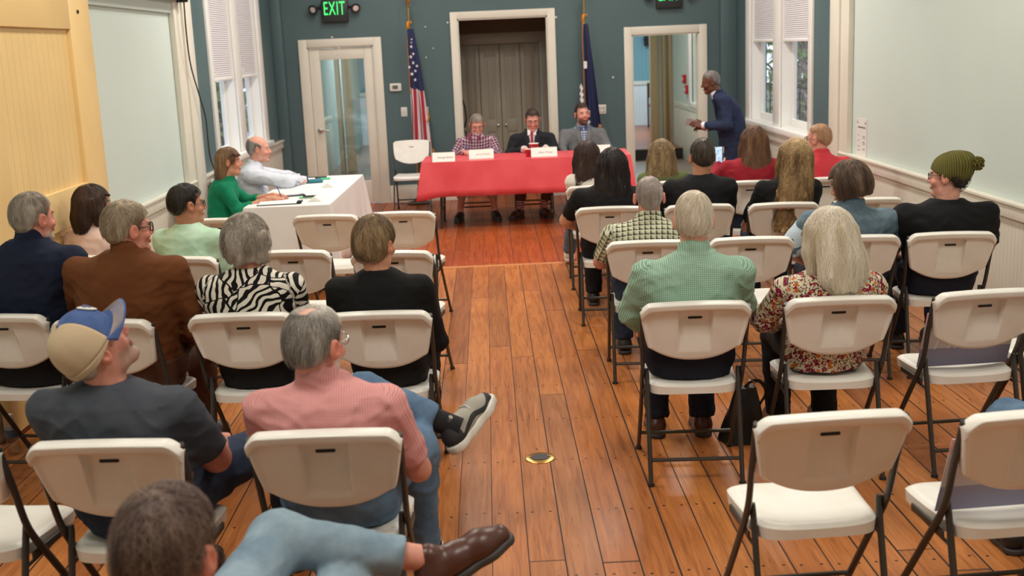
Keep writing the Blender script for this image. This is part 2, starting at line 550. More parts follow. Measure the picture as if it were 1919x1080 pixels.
# closet alcove behind the central opening
YA = 16.25
al = MB()
al.box((-.52, YB + .15, -.1), (-.42, YA, ZC)); al.box((.93, YB + .15, -.1), (1.03, YA, ZC)); al.box((-.52, YA, -.1), (-.38, YA + .1, ZC)); al.box((.82, YA, -.1), (1.03, YA + .1, ZC)); al.box((-.5, YA, 2.0), (1.0, YA + .1, ZC))
S(al.build('wall_closet', m_greige_shaded))
S(MB().box((-.5, YB + .15, -.1), (1.0, YA + .9, 0)).build('floor_closet', m_floor))
cs = MB()
cs.rbox((-.45, YA - .02, 0), (-.37, YA, 2.12), .005, 2); cs.rbox((.75, YA - .02, 0), (.84, YA, 2.12), .005, 2); cs.rbox((-.45, YA - .022, 1.97), (.84, YA, 2.12), .005, 2)
S(cs.build('trim_12', m_greige, smooth=True))
dk = MB().box((-.37, YA + .06, 0), (.75, YA + .09, 2.0)); S(dk.build('closet_dark_back', m_dark))
bf = empty('door_2'); S(bf)
wleaf = (.75 + .37) / 4
for k in range(4):
    a = -.37 + k * wleaf + .003; b = a + wleaf - .006
    L = MB(); y0 = YA + .005
    L.rbox((a, y0 + .012, .02), (b, y0 + .035, 1.965), .003, 2)
    L.rbox((a, y0, .02), (a + .07, y0 + .03, 1.965), .004, 2); L.rbox((b - .07, y0, .02), (b, y0 + .03, 1.965), .004, 2)
    for za, zb in ((1.80, 1.965), (.78, .94), (.02, .22)): L.rbox((a + .06, y0, za), (b - .06, y0 + .03, zb), .004, 2)
    for za, zb in ((.97, 1.77), (.25, .75)): L.rbox((a + .10, y0 + .004, za), (b - .10, y0 + .03, zb), .008, 2)
    lf = L.build('door_leaf', m_greige, bf, smooth=True); S(lf)
    if k in (1, 2):
        kx = b - .05 if k == 1 else a + .05
        S(MB().lathe([(.006, 0), (.006, -.02), (.016, -.028), (.014, -.04), (0, -.044)], (kx, y0, .87), 12, axis='y').build('door_knob', m_chrome, lf, smooth=True))
cb = MB(); cb.tube([(-.335, YB + .2, 1.3), (-.30, YB + .2, 1.2), (-.285, YB + .2, 1.02), (-.31, YB + .2, .93), (-.34, YB + .2, .9), (-.30, YB + .2, .86), (-.275, YB + .2, .74), (-.28, YB + .2, .55), (-.31, YB + .2, .45)], .011, 8)
tag(cb.build('cable', m_dark, smooth=True), 'black cable hanging in loops inside the central closet opening', 'cable')

# rooms seen through the doors
S(MB().box((XL - .4, YB + .15, -.12), (-.55, 25, -.001)).build('floor_hall', m_hallfloor))
S(MB().box((1.1, YB + .15, -.12), (XR + .4, 19.2, -.001)).build('floor_passage', m_hallfloor))
S(MB().box((1.1, 19.2, -.12), (3.85, 25, .18)).build('floor_back_room', m_redfloor))
S(MB().box((1.1, 19.17, 0), (XR, 19.2, .172)).build('trim_13', m_dark))
hw = MB()
hw.box((XR, YB + .15, 0), (XR + .3, 17.3, ZC)); hw.box((XR, 18.35, 0), (XR + .3, 20.66, ZC)); hw.box((3.75, 20.5, 0), (3.9, 25.2, ZC)); hw.box((XR, 20.5, 0), (3.85, 20.66, ZC)); hw.box((XR, 17.3, 0), (XR + .3, 18.35, .95)); hw.box((XR, 17.3, 2.9), (XR + .3, 18.35, ZC))
hw.box((XL - .3, YB + .15, 0), (XL, 25.2, ZC)); hw.box((1.03, YB + .15, 0), (1.13, 25, ZC)); hw.box((-.62, YB + .15, 0), (-.52, 25, ZC))
S(hw.build('wall_hall', m_sea))
S(MB().box((XL - .3, 24.8, 0), (3.85, 25, ZC)).build('wall_far', m_tealbead))
wn = MB().rbox((XL, 24.76, 0), (3.75, 24.8, 1.02), .004, 2); S(wn.build('trim_14', m_bead_x))
S(MB().rbox((XL, 24.73, 1.02), (3.75, 24.8, 1.1), .006, 2).build('trim_15', m_trim))
hr = MB()
hr.rbox((XR - .03, YB + .16, .82), (XR, 20, .9), .005, 2); hr.rbox((XR - .02, YB + .16, 0), (XR, 20, .82), .003, 2)
hr.rbox((XL, YB + .16, .82), (XL + .03, 20, .9), .005, 2); hr.rbox((XL, YB + .16, 0), (XL + .02, 20, .82), .003, 2)
S(hr.build('trim_16', m_trim, smooth=True))
w3 = MB()
for a, b, c, d in ((17.18, 17.3, .9, 3), (18.35, 18.47, .9, 3), (17.3, 18.35, 2.9, 3), (17.3, 18.35, .88, .96)): w3.rbox((XR - .04, a, c), (XR + .02, b, d), .005, 2)
for a, b, c, d in ((17.3, 17.36, .95, 2.9), (18.29, 18.35, .95, 2.9), (17.3, 18.35, 1.9, 1.97)): w3.rbox((XR + .12, a, c), (XR + .18, b, d), .005, 2)
w3o = w3.build('window_3', m_window_white, smooth=True); S(w3o)
S(MB().box((XR + .145, 17.3, .95), (XR + .15, 18.35, 2.9)).build('window_pane', m_glass, w3o))
# partition ends and door posts in the passage (right) and the hall (left)
pp = MB()
pp.rbox((2.83, 20.3, .17), (2.955, 20.5, 3.0), .006, 2); pp.rbox((3.035, 20.3, .17), (3.085, 20.45, 2.3), .006, 2); pp.rbox((3.035, 20.3, 2.2), (XR, 20.45, 2.6), .006, 2)
pp.rbox((3.085, 20.6, .17), (XR, 20.65, 2.5), .006, 2); pp.rbox((3.165, 20.3, .17), (XR, 20.45, 2.3), .006, 2)
S(pp.build('trim_17', mat('warm_cream_paint', C(196, 174, 138), .5), smooth=True))
S(MB().box((2.955, 20.4, .17), (3.035, 20.5, 3.2)).build('wall_passage', m_sea))
ph = MB()
ph.rbox((-2.47, 19.3, 0), (-2.40, 19.5, 3.0), .006, 2); ph.rbox((-2.36, 19.34, 0), (-2.22, 19.5, 3.0), .006, 2)
S(ph.build('trim_18', mat('warm_cream_post_paint', C(206, 198, 178), .5), smooth=True))
S(MB().rbox((-2.06, 24.70, 1.25), (-1.99, 24.8, 2.9), .005, 2).build('trim_19', m_window_white))
m_red = mat('alarm_red', C(186, 30, 44), .4)
for (yy, zz, lab) in ((18.95, 1.30, 'upper red fire alarm box on the passage wall beyond the open doorway'), (18.72, 1.14, 'lower red fire alarm box on the passage wall beyond the open doorway')):
    e = empty('fire_alarm', (XR, yy, zz), 0, lab, 'fire alarm')
    MB().rbox((-.05, -.07, -.07), (0, .07, .07), .008, 2).build('body', m_red, e, smooth=True)
    MB().rbox((-.057, -.04, -.02), (-.045, .04, .02), .004, 2).build('label_plate', m_trim, e)
e = empty('fire_alarm', (XL, 18.4, 1.30), 0, 'red fire alarm box on the wall seen through the glazed door', 'fire alarm')
MB().rbox((0, -.09, -.1), (.05, .09, .1), .008, 2).build('body', m_red, e, smooth=True)
MB().rbox((.045, -.04, -.02), (.057, .04, .02), .004, 2).build('label_plate', m_trim, e)
e = empty('wall_lamp', (3.38, 24.8, 1.92), 0, 'dark wall lamp on the blue boards seen through the open doorway', 'lamp')
MB().rbox((-.06, -.05, -.1), (.06, 0, .1), .01, 2).build('backplate', m_dark, e); MB().lathe([(.05, -.1), (.09, .05), (.08, .06)], (0, -.12, 0), 14).build('lamp_shade', m_dark, e, smooth=True)
e = empty('side_chair', (3.47, 23.9, .18), 0, 'dark wooden chair in the far room seen through the open doorway', 'chair')
m_darkwood = mat('dark_wood', C(62, 38, 30), .4)
MB().rbox((-.2, -.2, .43), (.2, .2, .47), .01, 2).build('seat', mat('burgundy_seat', C(120, 50, 48), .7), e)
for sx in (-.18, .18):
    for sy in (-.18, .18): MB().tube([(sx, sy, 0), (sx, sy, .44 if sy < 0 else .9)], .018, 8).build('leg', m_darkwood, e, smooth=True)
MB().rbox((-.19, .165, .6), (.19, .195, .9), .01, 2).build('backrest', m_darkwood, e)
e = empty('drinking_fountain', (-2.15, 24.76, .9), 0, 'white drinking fountain on the far wall seen through the glazed door', 'drinking fountain')
MB().rbox((-.17, -.3, -.06), (.17, 0, .05), .03, 3).build('basin', m_window_white, e, smooth=True); MB().tube([(.08, -.2, .05), (.08, -.2, .09), (.05, -.2, .1)], .01, 8).build('spout', m_chrome, e, smooth=True)

# yellow sliding barn door along the left wall
yd = empty('sliding_door', (XL, 0, 0), 0, 'big yellow sliding barn door with grooved panels along the side wall', 'door')
m = MB(); d0, d1 = .05, .10
Y0, Y1 = 5.9, 7.86
m.rbox((d0, Y1 - .39, .03), (d1, Y1, 2.75), .005, 2); m.rbox((d0, Y0, .03), (d1, Y0 + .39, 2.75), .005, 2)
for za, zb in ((2.155, 2.75), (.97, 1.20), (.03, .3)): m.rbox((d0, Y0 + .38, za), (d1, Y1 - .38, zb), .005, 2)
m.build('door_frame', m_yel, yd, smooth=True)
MB().box((d0 + .005, Y0 + .3, .1), (d0 + .022, Y1 - .3, 2.6)).build('grooved_panel', m_yelbead, yd)
hb = MB(); hb.rbox((d1, Y1 - .25, 2.36), (d1 + .012, Y1 - .19, 2.75), .004, 2); hb.lathe([(.02, 0), (.02, .02), (0, .022)], (d1 + .01, Y1 - .22, 2.40), 10, axis='x')
hb.build('roller_strap', m_dark, yd, smooth=True)
MB().lathe([(.012, 0), (.012, .008), (0, .009)], (d1, Y1 - .23, 2.265), 10, axis='x').build('bolt', m_dark, yd)

# black screen case on the left wall with its cable
sc = empty('projector_screen', (XL, 0, 0), 0, 'black rolled up projector screen case high on the seafoam wall', 'projector screen')
MB().rbox((.02, 8.0, 2.44), (.13, 10.33, 2.56), .012, 2).build('case', m_dark, sc, smooth=True)
MB().rbox((.015, 10.3, 2.42), (.14, 10.36, 2.58), .012, 2).build('end_cap', mat('black_plastic', C(26, 26, 30), .35), sc, smooth=True)
S(MB().rbox((XL, 7.4, 2.33), (XL + .03, 10.2, 2.46), .004, 2).build('trim_20', m_sea))
cab = [(-2.55, 10.28, 2.44), (-2.56, 10.30, 2.2), (-2.57, 10.38, 1.9), (-2.56, 10.55, 1.62), (-2.55, 10.66, 1.42), (-2.55, 10.67, 1.22), (-2.55, 10.70, 1.05), (-2.545, 10.84, .9), (-2.53, 10.98, .76), (-2.53, 11.0, .6), (-2.53, 10.95, .4), (-2.56, 10.9, .05)]
def spline(pts, n=8):
    P = [Vector(p) for p in pts]; out = []
    for i in range(len(P) - 1):
        a, b, c, d = P[max(i - 1, 0)], P[i], P[i + 1], P[min(i + 2, len(P) - 1)]
        for k in range(n):
            t = k / n
            out.append(.5 * ((2 * b) + (c - a) * t + (2 * a - 5 * b + 4 * c - d) * t * t + (3 * b - a - 3 * c + d) * t ** 3))
    return out + [P[-1]]
tag(MB().tube(spline(cab), .0065, 8).build('power_cable', m_dark, smooth=True), 'black cable hanging down the cream post beside the woman in green', 'cable')

# wall fittings
m_plate = mat('white_plastic_plate', C(228, 226, 218), .4)
m_exitbody = mat('exit_sign_black', C(40, 43, 45), .45)
m_exit = mat('exit_letters_green', C(60, 255, 120), .5, emit=C(70, 255, 130), estr=.8)
m_lamplens = mat('lamp_reflector', C(222, 214, 208), .2, .15)
def exit_sign(x, z, lab):
    e = empty('exit_sign', (x, YB, z), 0, lab, 'exit sign')
    MB().rbox((-.165, -.075, -.15), (.165, 0, .13), .012, 2).build('housing', m_exitbody, e, smooth=True)
    text_obj('exit_letters', 'EXIT', .235, m_exit, e, Matrix.Translation((-.005, -.0775, .012)) @ Matrix.Rotation(PI / 2, 4, 'X'), .002, sx=.52, spacing=1.12)
    for s in (-1, 1):
        hd = MB().lathe([(.02, .0), (.045, -.02), (.062, -.08), (.058, -.085)], (0, 0, 0), 18, axis='y')
        o = hd.build('lamp_head', m_exitbody, e, smooth=True, loc=(s * .245, -.03, .035), rot=(math.radians(18), 0, s * math.radians(18)))
        MB().lathe([(.052, -.082), (.03, -.086), (0, -.088)], (0, 0, 0), 18, axis='y').build('lamp_lens', m_lamplens, o, smooth=True)
        MB().tube([(s * .15, -.03, .04), (s * .25, -.03, .04)], .014, 8).build('lamp_arm', m_exitbody, e, smooth=True)
exit_sign(-1.865, 2.47, 'lit green exit sign with two lamp heads above the glazed door')
exit_sign(2.345, 2.475, 'lit green exit sign with two lamp heads above the open doorway')
e = empty('thermostat', (-1.165, YB, 1.48), 0, 'white thermostat with a grey display beside the striped flag', 'thermostat')
MB().rbox((-.075, -.03, -.05), (.075, 0, .05), .012, 3).build('case', m_plate, e, smooth=True)
MB().rbox((-.04, -.033, -.022), (.03, -.028, .026), .002, 1).build('display', mat('grey_lcd', C(96, 104, 90), .3), e)
def plate(x, z, w, h, name, lab, slots, cat):
    e = empty(name, (x, YB, z), 0, lab, cat)
    MB().rbox((-w / 2, -.008, -h / 2), (w / 2, 0, h / 2), .004, 2).build('cover_plate', m_plate, e, smooth=True)
    for sx, sz, sw, sh in slots: MB().rbox((sx - sw / 2, -.016, sz - sh / 2), (sx + sw / 2, -.006, sz + sh / 2), .002, 1).build('toggle' if cat == 'light switch' else 'outlet_face', mat('plate_detail', C(206, 204, 196), .4), e)
plate(-1.075, 1.165, .08, .12, 'light_switch', 'white light switch half hidden by the striped flag', [(0, 0, .012, .026)], 'light switch')
plate(-.80, 1.16, .07, .12, 'light_switch', 'grey switch plate just behind the edge of the striped flag', [(0, 0, .012, .026)], 'light switch')
plate(1.465, 1.09, .115, .12, 'wall_outlet', 'double white outlet plate beside the open doorway, above the grey blazer', [(-.025, .025, .03, .03), (.025, .025, .03, .03), (-.025, -.025, .03, .03), (.025, -.025, .03, .03)], 'outlet')
m_nail = mat('white_chip', C(225, 225, 222), .5)
for (x, z, r) in ((-.745, 2.22, .009), (-.66, 1.95, .008), (-.755, 1.84, .009), (-1.93, 2.14, .012), (1.62, 1.49, .013), (1.28, 1.85, .014), (-.46, 2.26, .012), (.915, 2.27, .014)):
    S(MB().lathe([(r, 0), (r, -.004), (r * .3, -.006), (0, -.006)], (x, YB, z), 8, axis='y').build('trim_21', m_nail))
# notice on the right wall
e = empty('paper_notice', (XR, 9.98, .985), 0, 'white printed notice taped on the seafoam wall beside the cream post', 'notice')
MB().box((-.004, -.13, -.10), (-.001, .14, .22)).build('sheet', mat('paper_white', C(222, 220, 214), .7), e)
ink = mat('black_ink', C(120, 118, 116), .7)
im = MB()
im.box((-.006, -.11, .175), (-.004, -.09, .195)); im.box((-.006, .10, .175), (-.004, .12, .195))
im.build('crest_mark', ink, e)
for k, (a, b, z) in enumerate([(-.1, .1, .14), (-.09, -.03, .07), (-.09, -.03, .055), (-.09, -.02, .02), (-.09, -.03, .005), (.06, .1, .075), (.06, .1, .03), (.05, .1, -.02), (-.09, -.03, -.04), (.05, .1, -.055)]):
    MB().box((-.0055, a, z), (-.004, b, z + (.012 if k == 0 else .005))).build('text_line', ink, e)
# floor outlet
e = empty('floor_outlet', (.175, 5.29, 0), 0, 'round brass floor outlet with a dark centre in the aisle', 'floor outlet')
MB().lathe([(.073, 0), (.073, .003), (.068, .006), (.04, .006), (0, .006)], n=40).build('brass_plate', m_brass, e, smooth=True)
pts = [(x * .037, y * .037) for x, y in ((-1, -.7), (-.7, -.95), (-.3, -1.05), (.3, -1.05), (.7, -.95), (1, -.7), (1, .7), (.7, .95), (.3, 1.05), (-.3, 1.05), (-.7, .95), (-1, .7))]
MB().prism(pts, 'z', .005, .008).build('lid', mat('floor_lid_dark', C(44, 42, 50), .5), e)
for s in (-1, 1): MB().rbox((s * .042 - .005, -.003, .005), (s * .042 + .005, .003, .008), .001, 1).build('slot', m_dark, e)

# ------------------------------------------------------------------ outdoors beyond the windows
def leaf_fn(a, b):
    def fn(g):
        n = g.noise(g.obj(), 6, 3)
        return dict(color=g.ramp(n, [(.3, a), (.7, b)]))
    return fn
m_leaf = mat('green_leaves', C(124, 156, 92), .6, fn=leaf_fn(C(108, 142, 84), C(180, 198, 136)))
m_leaf2 = mat('greyish_leaves', C(120, 116, 112), .6, fn=leaf_fn(C(146, 156, 136), C(206, 186, 194)))
m_bark = mat('grey_bark', C(96, 84, 76), .8)
def tree(loc, h, r, n, ml, lab, cat='tree', low=.3, leafs=.09):
    root = empty('tree' if cat == 'tree' else 'shrub', loc, 0, lab, cat)
    t = MB().tube([(0, 0, -.3), (.05, .02, h * .4), (.0, .05, h * .8)], [.09, .07, .03], 8)
    for k in range(7):
        a = k * 2.4; z = h * (.3 + .07 * k)
        t.tube([(0, 0, z), (math.cos(a) * r * .5, math.sin(a) * r * .5, z + .35), (math.cos(a) * r * .8, math.sin(a) * r * .8, z + .5)], [.035, .02, .01], 6)
    t.build('trunk', m_bark, root, smooth=True)
    P = rng.normal(size=(n, 3)); P /= np.linalg.norm(P, axis=1)[:, None]
    P *= (rng.random((n, 1)) ** .4)
    P = P * np.array([r, r, h * (1 - low) / 2]) + np.array([0, 0, h * (1 + low) / 2])
    m = MB()
    for p in P:
        u = Vector(rng.normal(size=3)).normalized(); w = u.orthogonal().normalized(); s = leafs * random.uniform(.6, 1.3)
        q = Vector(p); nn = u.cross(w)
        m.add([q - u * s, q + w * s * .45 + nn * s * .12, q + u * s, q - w * s * .45 + nn * s * .12], [(0, 1, 2, 3)])
    tag(m.build('foliage', ml, root), kind='stuff')
for x, y, h, r, n, ml, lab in ((-3.95, 17.0, 3.6, .75, 1000, m_leaf, 'green tree outside the far pane behind the bald man'), (-6.6, 26.5, 5.6, 1.5, 1800, m_leaf, 'tall green tree beyond the fence outside the window behind the woman in green')):
    tree((x, y, -.5), h, r, n, ml, lab, low=.32 if y < 20 else .12)
for x, y, h, r, n, ml, lab in ((5.05, 18.2, 3.7, .62, 1000, m_leaf2, 'greyish tree outside the pane above the red polo shirt'), (5.35, 21.0, 4.2, .7, 800, m_leaf, 'green tree outside the pane behind the standing man'), (7.3, 27.0, 5.0, 1.5, 1000, m_leaf2, 'distant pale tree outside beyond the railing'), (9.6, 35.0, 6.4, 2.4, 1000, m_leaf, 'farthest tree outside beyond the railing')):
    tree((x, y, -.5), h, r, n, ml, lab, low=.08)
S(MB().box((-30, -10, -.6), (XL - .4, 60, -.5)).build('ground_left', mat('gravel', C(150, 146, 150), .9, fn=lambda g: dict(color=g.ramp(g.noise(g.obj(), 9, 5, .7), [(.3, C(96, 96, 100)), (.7, C(196, 196, 204))])))))
S(MB().box((XR + .4, -10, -.6), (30, 60, -.5)).build('ground_right', mat('grass_ground', C(110, 118, 96), .9)))
fe = empty('wooden_fence', (-5.0, 0, -.5), 0, 'grey wooden rail fence outside the window behind the woman in green', 'fence')
m_fence = mat('weathered_wood', C(142, 128, 122), .8)
for k in range(7): MB().rbox((-.05, 14.5 + k * 1.9, 0), (.05, 14.6 + k * 1.9, 2.0), .008, 1).build('post', m_fence, fe)
for k in range(6): MB().rbox((-.02, 14, .3 + k * .3), (.02, 27, .5 + k * .3), .006, 1).build('rail', m_fence, fe)
ra = empty('iron_railing', (4.25, 0, -.5), 0, 'dark iron railing outside the window behind the standing man', 'railing')
for z in (.6, 1.72): MB().tube([(0, 15, z), (0, 18.2, z)], .018, 6).build('rail', m_dark, ra)
for k in range(8): MB().tube([(0, 15.1 + k * .42, 0), (0, 15.1 + k * .42, 1.72)], .012, 6).build('baluster', m_dark, ra)

# ------------------------------------------------------------------ folding chair
PL = C(238, 236, 228)
m_plastic = mat('white_chair_plastic', PL, .38, spec=.4, fn=lambda g: dict(bump=(g.noise(g.obj(), 420, 2), .12, .0006), color=g.mix(g.step(g.noise(g.obj(), 6, 4), .35, .75), C(241, 239, 231), C(231, 227, 217))))
m_tube = mat('chair_frame_grey', C(66, 63, 59), .42, .3)
m_foot = mat('rubber_foot', C(30, 30, 30), .6)

def chair_back_mesh():
    W0, W1 = .238, .202
    ztop, zbot = .845, .56
    def outline(u, v):
        # u -1..1, v 0 (bottom) .. 1 (top)
        zt = ztop - .012 * u * u - .038 * max(0, abs(u) - .80) ** 2 / .04
        zb = zbot + .066 * abs(u) ** 2.3
        z = zb + (zt - zb) * v
        w = W1 + (W0 - W1) * v ** .8
        return w * u, z, zt
    def ybase(z): return -.175 - (z - .575) * .36
    def rec(x, z):
        a = max(0.0, min(1.0, (.074 - abs(x)) / .006)); b = max(0.0, min(1.0, (.798 - z) / .006)); k = max(0.0, min(1.0, (z - .60) / .15))
        s = lambda t: t * t * (3 - 2 * t)
        return s(a) * s(b) * k * .034
    nu, nv = 90, 60
    fr, bk = [], []
    for j in range(nv + 1):
        v = 1 - (1 - j / nv) ** 1.25
        for i in range(nu + 1):
            t = -1 + 2 * i / nu
            u = math.copysign(1 - (1 - abs(t)) ** 1.15, t)
            x, z, zt = outline(u, v)
            y = ybase(z) - .018 * (1 - u * u)
            d = min(zt - z, .4)
            e = min((1 - abs(u)) * .2, d, (z - (zbot + .066 * abs(u) ** 2.3)))
            rnd = .010 * (1 - math.sqrt(max(0, 1 - max(0, 1 - e / .012) ** 2)))
            lip = .036 * (1 / (1 + math.exp((d - .042) / .0028))) * (1 if d > .012 else .55 + .45 * math.sin(d / .012 * PI / 2))
            side = .012 * (1 / (1 + math.exp(((1 - abs(u)) * .2 - .012) / .003)))
            fr.append((x, y + .011 - rnd, z))
            bk.append((x, y - .025 + rnd - max(lip - .010, side) + rec(x, z), z))
    m = MB()
    n1 = nu + 1
    q = lambda j, i: j * n1 + i
    m.add(fr, [(q(j, i), q(j, i + 1), q(j + 1, i + 1), q(j + 1, i)) for j in range(nv) for i in range(nu)])
    o = len(fr)
    fs = [(q(j, i), q(j + 1, i), q(j + 1, i + 1), q(j, i + 1)) for j in range(nv) for i in range(nu)]
    m.add(bk, fs)
    rim = [q(0, i) for i in range(n1)] + [q(j, nu) for j in range(1, nv + 1)] + [q(nv, i) for i in range(nu - 1, -1, -1)] + [q(j, 0) for j in range(nv - 1, 0, -1)]
    m.f += [(rim[k], rim[(k + 1) % len(rim)], o + rim[(k + 1) % len(rim)], o + rim[k]) for k in range(len(rim))]
    m.mi = [0] * len(m.f)
    return m

def chair_seat_mesh():
    nu, nv = 40, 36
    top, bot = [], []
    for j in range(nv + 1):
        v = -1 + 2 * j / nv
        for i in range(nu + 1):
            u = -1 + 2 * i / nu
            # rounded rectangle map
            k = (abs(u) ** 6 + abs(v) ** 6) ** (1 / 6) or 1
            m_ = max(abs(u), abs(v)) / k if k else 1
            hw = .208 + .012 * v
            x, y = u * hw * m_, .012 + v * .198 * m_
            e = 1 - max(abs(u), abs(v))
            rim = 1 - max(0, 1 - e / .12) ** 2
            dish = .012 * (1 - min(1, (u * u * .8 + (v + .1) ** 2 * .5)))
            z = .436 + .014 * rim - dish
            if v > .72: z -= .012 * ((v - .72) / .28) ** 2
            top.append((x, y, z)); bot.append((x * .985, .012 + (y - .012) * .985, .397))
    m = MB(); n1 = nu + 1
    q = lambda j, i: j * n1 + i
    m.add(top, [(q(j, i), q(j, i + 1), q(j + 1, i + 1), q(j + 1, i)) for j in range(nv) for i in range(nu)])
    o = len(top)
    m.add(bot, [(q(j, i), q(j + 1, i), q(j + 1, i + 1), q(j, i + 1)) for j in range(nv) for i in range(nu)])
    rim = [q(0, i) for i in range(n1)] + [q(j, nu) for j in range(1, nv + 1)] + [q(nv, i) for i in range(nu - 1, -1, -1)] + [q(j, 0) for j in range(nv - 1, 0, -1)]
    m.f += [(rim[k], rim[(k + 1) % len(rim)], o + rim[(k + 1) % len(rim)], o + rim[k]) for k in range(len(rim))]
    m.mi = [0] * len(m.f)
    return m

def make_chair():
    root = empty('folding_chair', (0, 0, 0), 0, 'chair', 'chair')
    back = chair_back_mesh().build('backrest', m_plastic, root, smooth=True)
    sl = MB().rbox((-.031, -.006, -.0055), (.031, .004, .0055), .005, 3)
    sl.build('slot_shade_inset', m_foot, back, smooth=True, loc=(0, -.2520, .762), rot=(math.radians(-20), 0, 0))  # dark inset instead of a cut hole; its colour stands in for the shade
    chair_seat_mesh().build('seat', m_plastic, root, smooth=True)
    for s in (-1, 1):
        fl = MB().tube(spline([(s * .228, -.262, .812), (s * .226, -.205, .66), (s * .222, -.145, .50), (s * .220, -.02, .33), (s * .220, .228, .006)], 5), .0125, 10, sq=(.8, 1.15)).build('leg', m_tube, root, smooth=True)
        MB().tube([(s * .220, .224, .012), (s * .220, .234, .0)], .0155, 10).build('foot_cap', m_foot, fl)
        rl = MB().tube(spline([(s * .205, -.128, .505), (s * .202, -.137, .46), (s * .202, -.18, .30), (s * .202, -.262, .006)], 5), .0125, 10, sq=(.85, 1.1)).build('leg', m_tube, root, smooth=True)
        MB().tube([(s * .202, -.2615, .012), (s * .202, -.264, .0)], .0155, 10).build('foot_cap', m_foot, rl)
        br = MB().rbox((s * .214 - .004, -.13, .385), (s * .214 + .004, .10, .412), .003, 1)
        br.tube([(s * .21, .08, .39), (s * .206, -.158, .375)], .006, 6)
        br.build('hinge_bracket', m_tube, root)
    MB().tube([(-.22, .140, .112), (.22, .140, .112)], .009, 8).build('stretcher', m_tube, root, smooth=True)
    MB().tube([(-.202, -.232, .11), (.202, -.232, .11)], .009, 8).build('stretcher', m_tube, root, smooth=True)
    return root
proto_chair = [make_chair(), False]
def chair(x, y, deg, label, group='white plastic folding chairs'):
    o = proto_chair[0] if not proto_chair[1] else copy_tree(proto_chair[0])
    proto_chair[1] = True
    o.location = (x, y, 0); o.rotation_euler = (0, 0, math.radians(deg))
    o['label'] = label; o['group'] = group
    return o

GL, GR = 'folding chairs of the left block', 'folding chairs of the right block'
# rotation: positive turns the chair to face left
chair(-1.88, 8.42, -8, 'empty white folding chair partly behind the grey-haired woman, nearest the white table', GL)
chair(-1.13, 8.37, -8, 'empty white folding chair directly in front of the white table corner', GL)
chair(-.595, 8.36, -8, 'empty white folding chair on the aisle in the first row, by the red table leg', GL)
chair(-2.36, 7.05, -12, 'white folding chair under the woman in pink beside the yellow door', GL)
chair(-1.77, 6.87, -9, 'white folding chair under the man in the mint shirt', GL)
chair(-1.135, 6.92, -8, 'empty white folding chair between the zebra blouse and the black top, one row ahead', GL)
chair(-.54, 6.75, -8, 'white folding chair on the aisle with a dark umbrella on its seat', GL)
chair(-2.24, 5.50, -8, 'white folding chair under the man in the navy polo', GL)
chair(-1.695, 5.30, -10, 'white folding chair under the man in the brown jacket', GL)
chair(-1.115, 5.30, -3, 'white folding chair under the woman in the zebra blouse', GL)
chair(-.505, 5.21, -3, 'white folding chair under the short-haired woman in black', GL)
chair(-1.72, 3.68, -8, 'empty white folding chair cut off beside the man in the trucker cap', GL)
chair(-1.175, 3.62, -4, 'white folding chair under the man in the trucker cap', GL)
chair(-.53, 3.62, -2, 'white folding chair under the man in the pink shirt', GL)
chair(-.68, 2.42, 0, 'white folding chair under the dark-haired man closest to the camera', GL)
chair(.84, 9.38, -4, 'white folding chair under the girl in the white sweater', GR)
chair(1.42, 9.44, -4, 'white folding chair under the woman in the olive top', GR)
chair(2.03, 9.25, -4, 'white folding chair under the woman in dark red with a phone', GR)
chair(2.62, 9.25, -2, 'white folding chair under the man in the red polo', GR)
chair(.82, 8.15, -4, 'white folding chair under the black-haired woman in black', GR)
chair(1.42, 8.07, -4, 'white folding chair under the man in the black T-shirt', GR)
chair(1.975, 7.98, -5, 'white folding chair under the woman with long tangled blond hair', GR)
chair(2.54, 8.02, -2, 'empty white folding chair against the wall ahead of the olive beanie', GR)
chair(.885, 6.72, -4, 'white folding chair under the man in the plaid shirt', GR)
chair(1.465, 6.68, -5, 'empty white folding chair behind the blond woman, two seats from the plaid shirt', GR)
chair(2.02, 6.58, -3, 'white folding chair under the person in the denim jacket', GR)
chair(2.55, 6.55, -6, 'white folding chair under the man in the olive beanie', GR)
chair(.865, 5.12, -3, 'white folding chair under the man in the green checked shirt', GR)
chair(1.475, 5.09, -2, 'white folding chair under the woman in the floral blouse', GR)
chair(2.085, 5.09, 3, 'empty white folding chair with a lilac yard sign, behind the olive beanie', GR)
chair(2.60, 5.28, 2, 'empty white folding chair at the photo edge beside the chair with the lilac sign', GR)
chair(.97, 3.56, 3, 'empty white folding chair at the front of the aisle with nothing on its seat', GR)
chair(1.56, 3.50, 4, 'empty white folding chair with a sign behind its back, cut by the photo edge', GR)
chair(2.14, 3.56, 0, 'white folding chair under the person of whom only a jeans knee shows', GR)
chair(-.97, 14.26, 180, 'empty white folding chair beside the left end of the red table', 'chairs at the red table')
chair(-.17, 13.68, 180, 'white folding chair under the bearded man in the checked shirt', 'chairs at the red table')
chair(.50, 13.68, 178, 'white folding chair under the man in the dark suit and red tie', 'chairs at the red table')
chair(1.12, 13.86, 182, 'white folding chair under the man in the grey blazer', 'chairs at the red table')
chair(-2.29, 9.78, -82, 'white folding chair under the woman in green', 'chairs at the white table')
chair(-2.27, 10.92, -80, 'white folding chair under the bald man, grey jacket on its back', 'chairs at the white table')
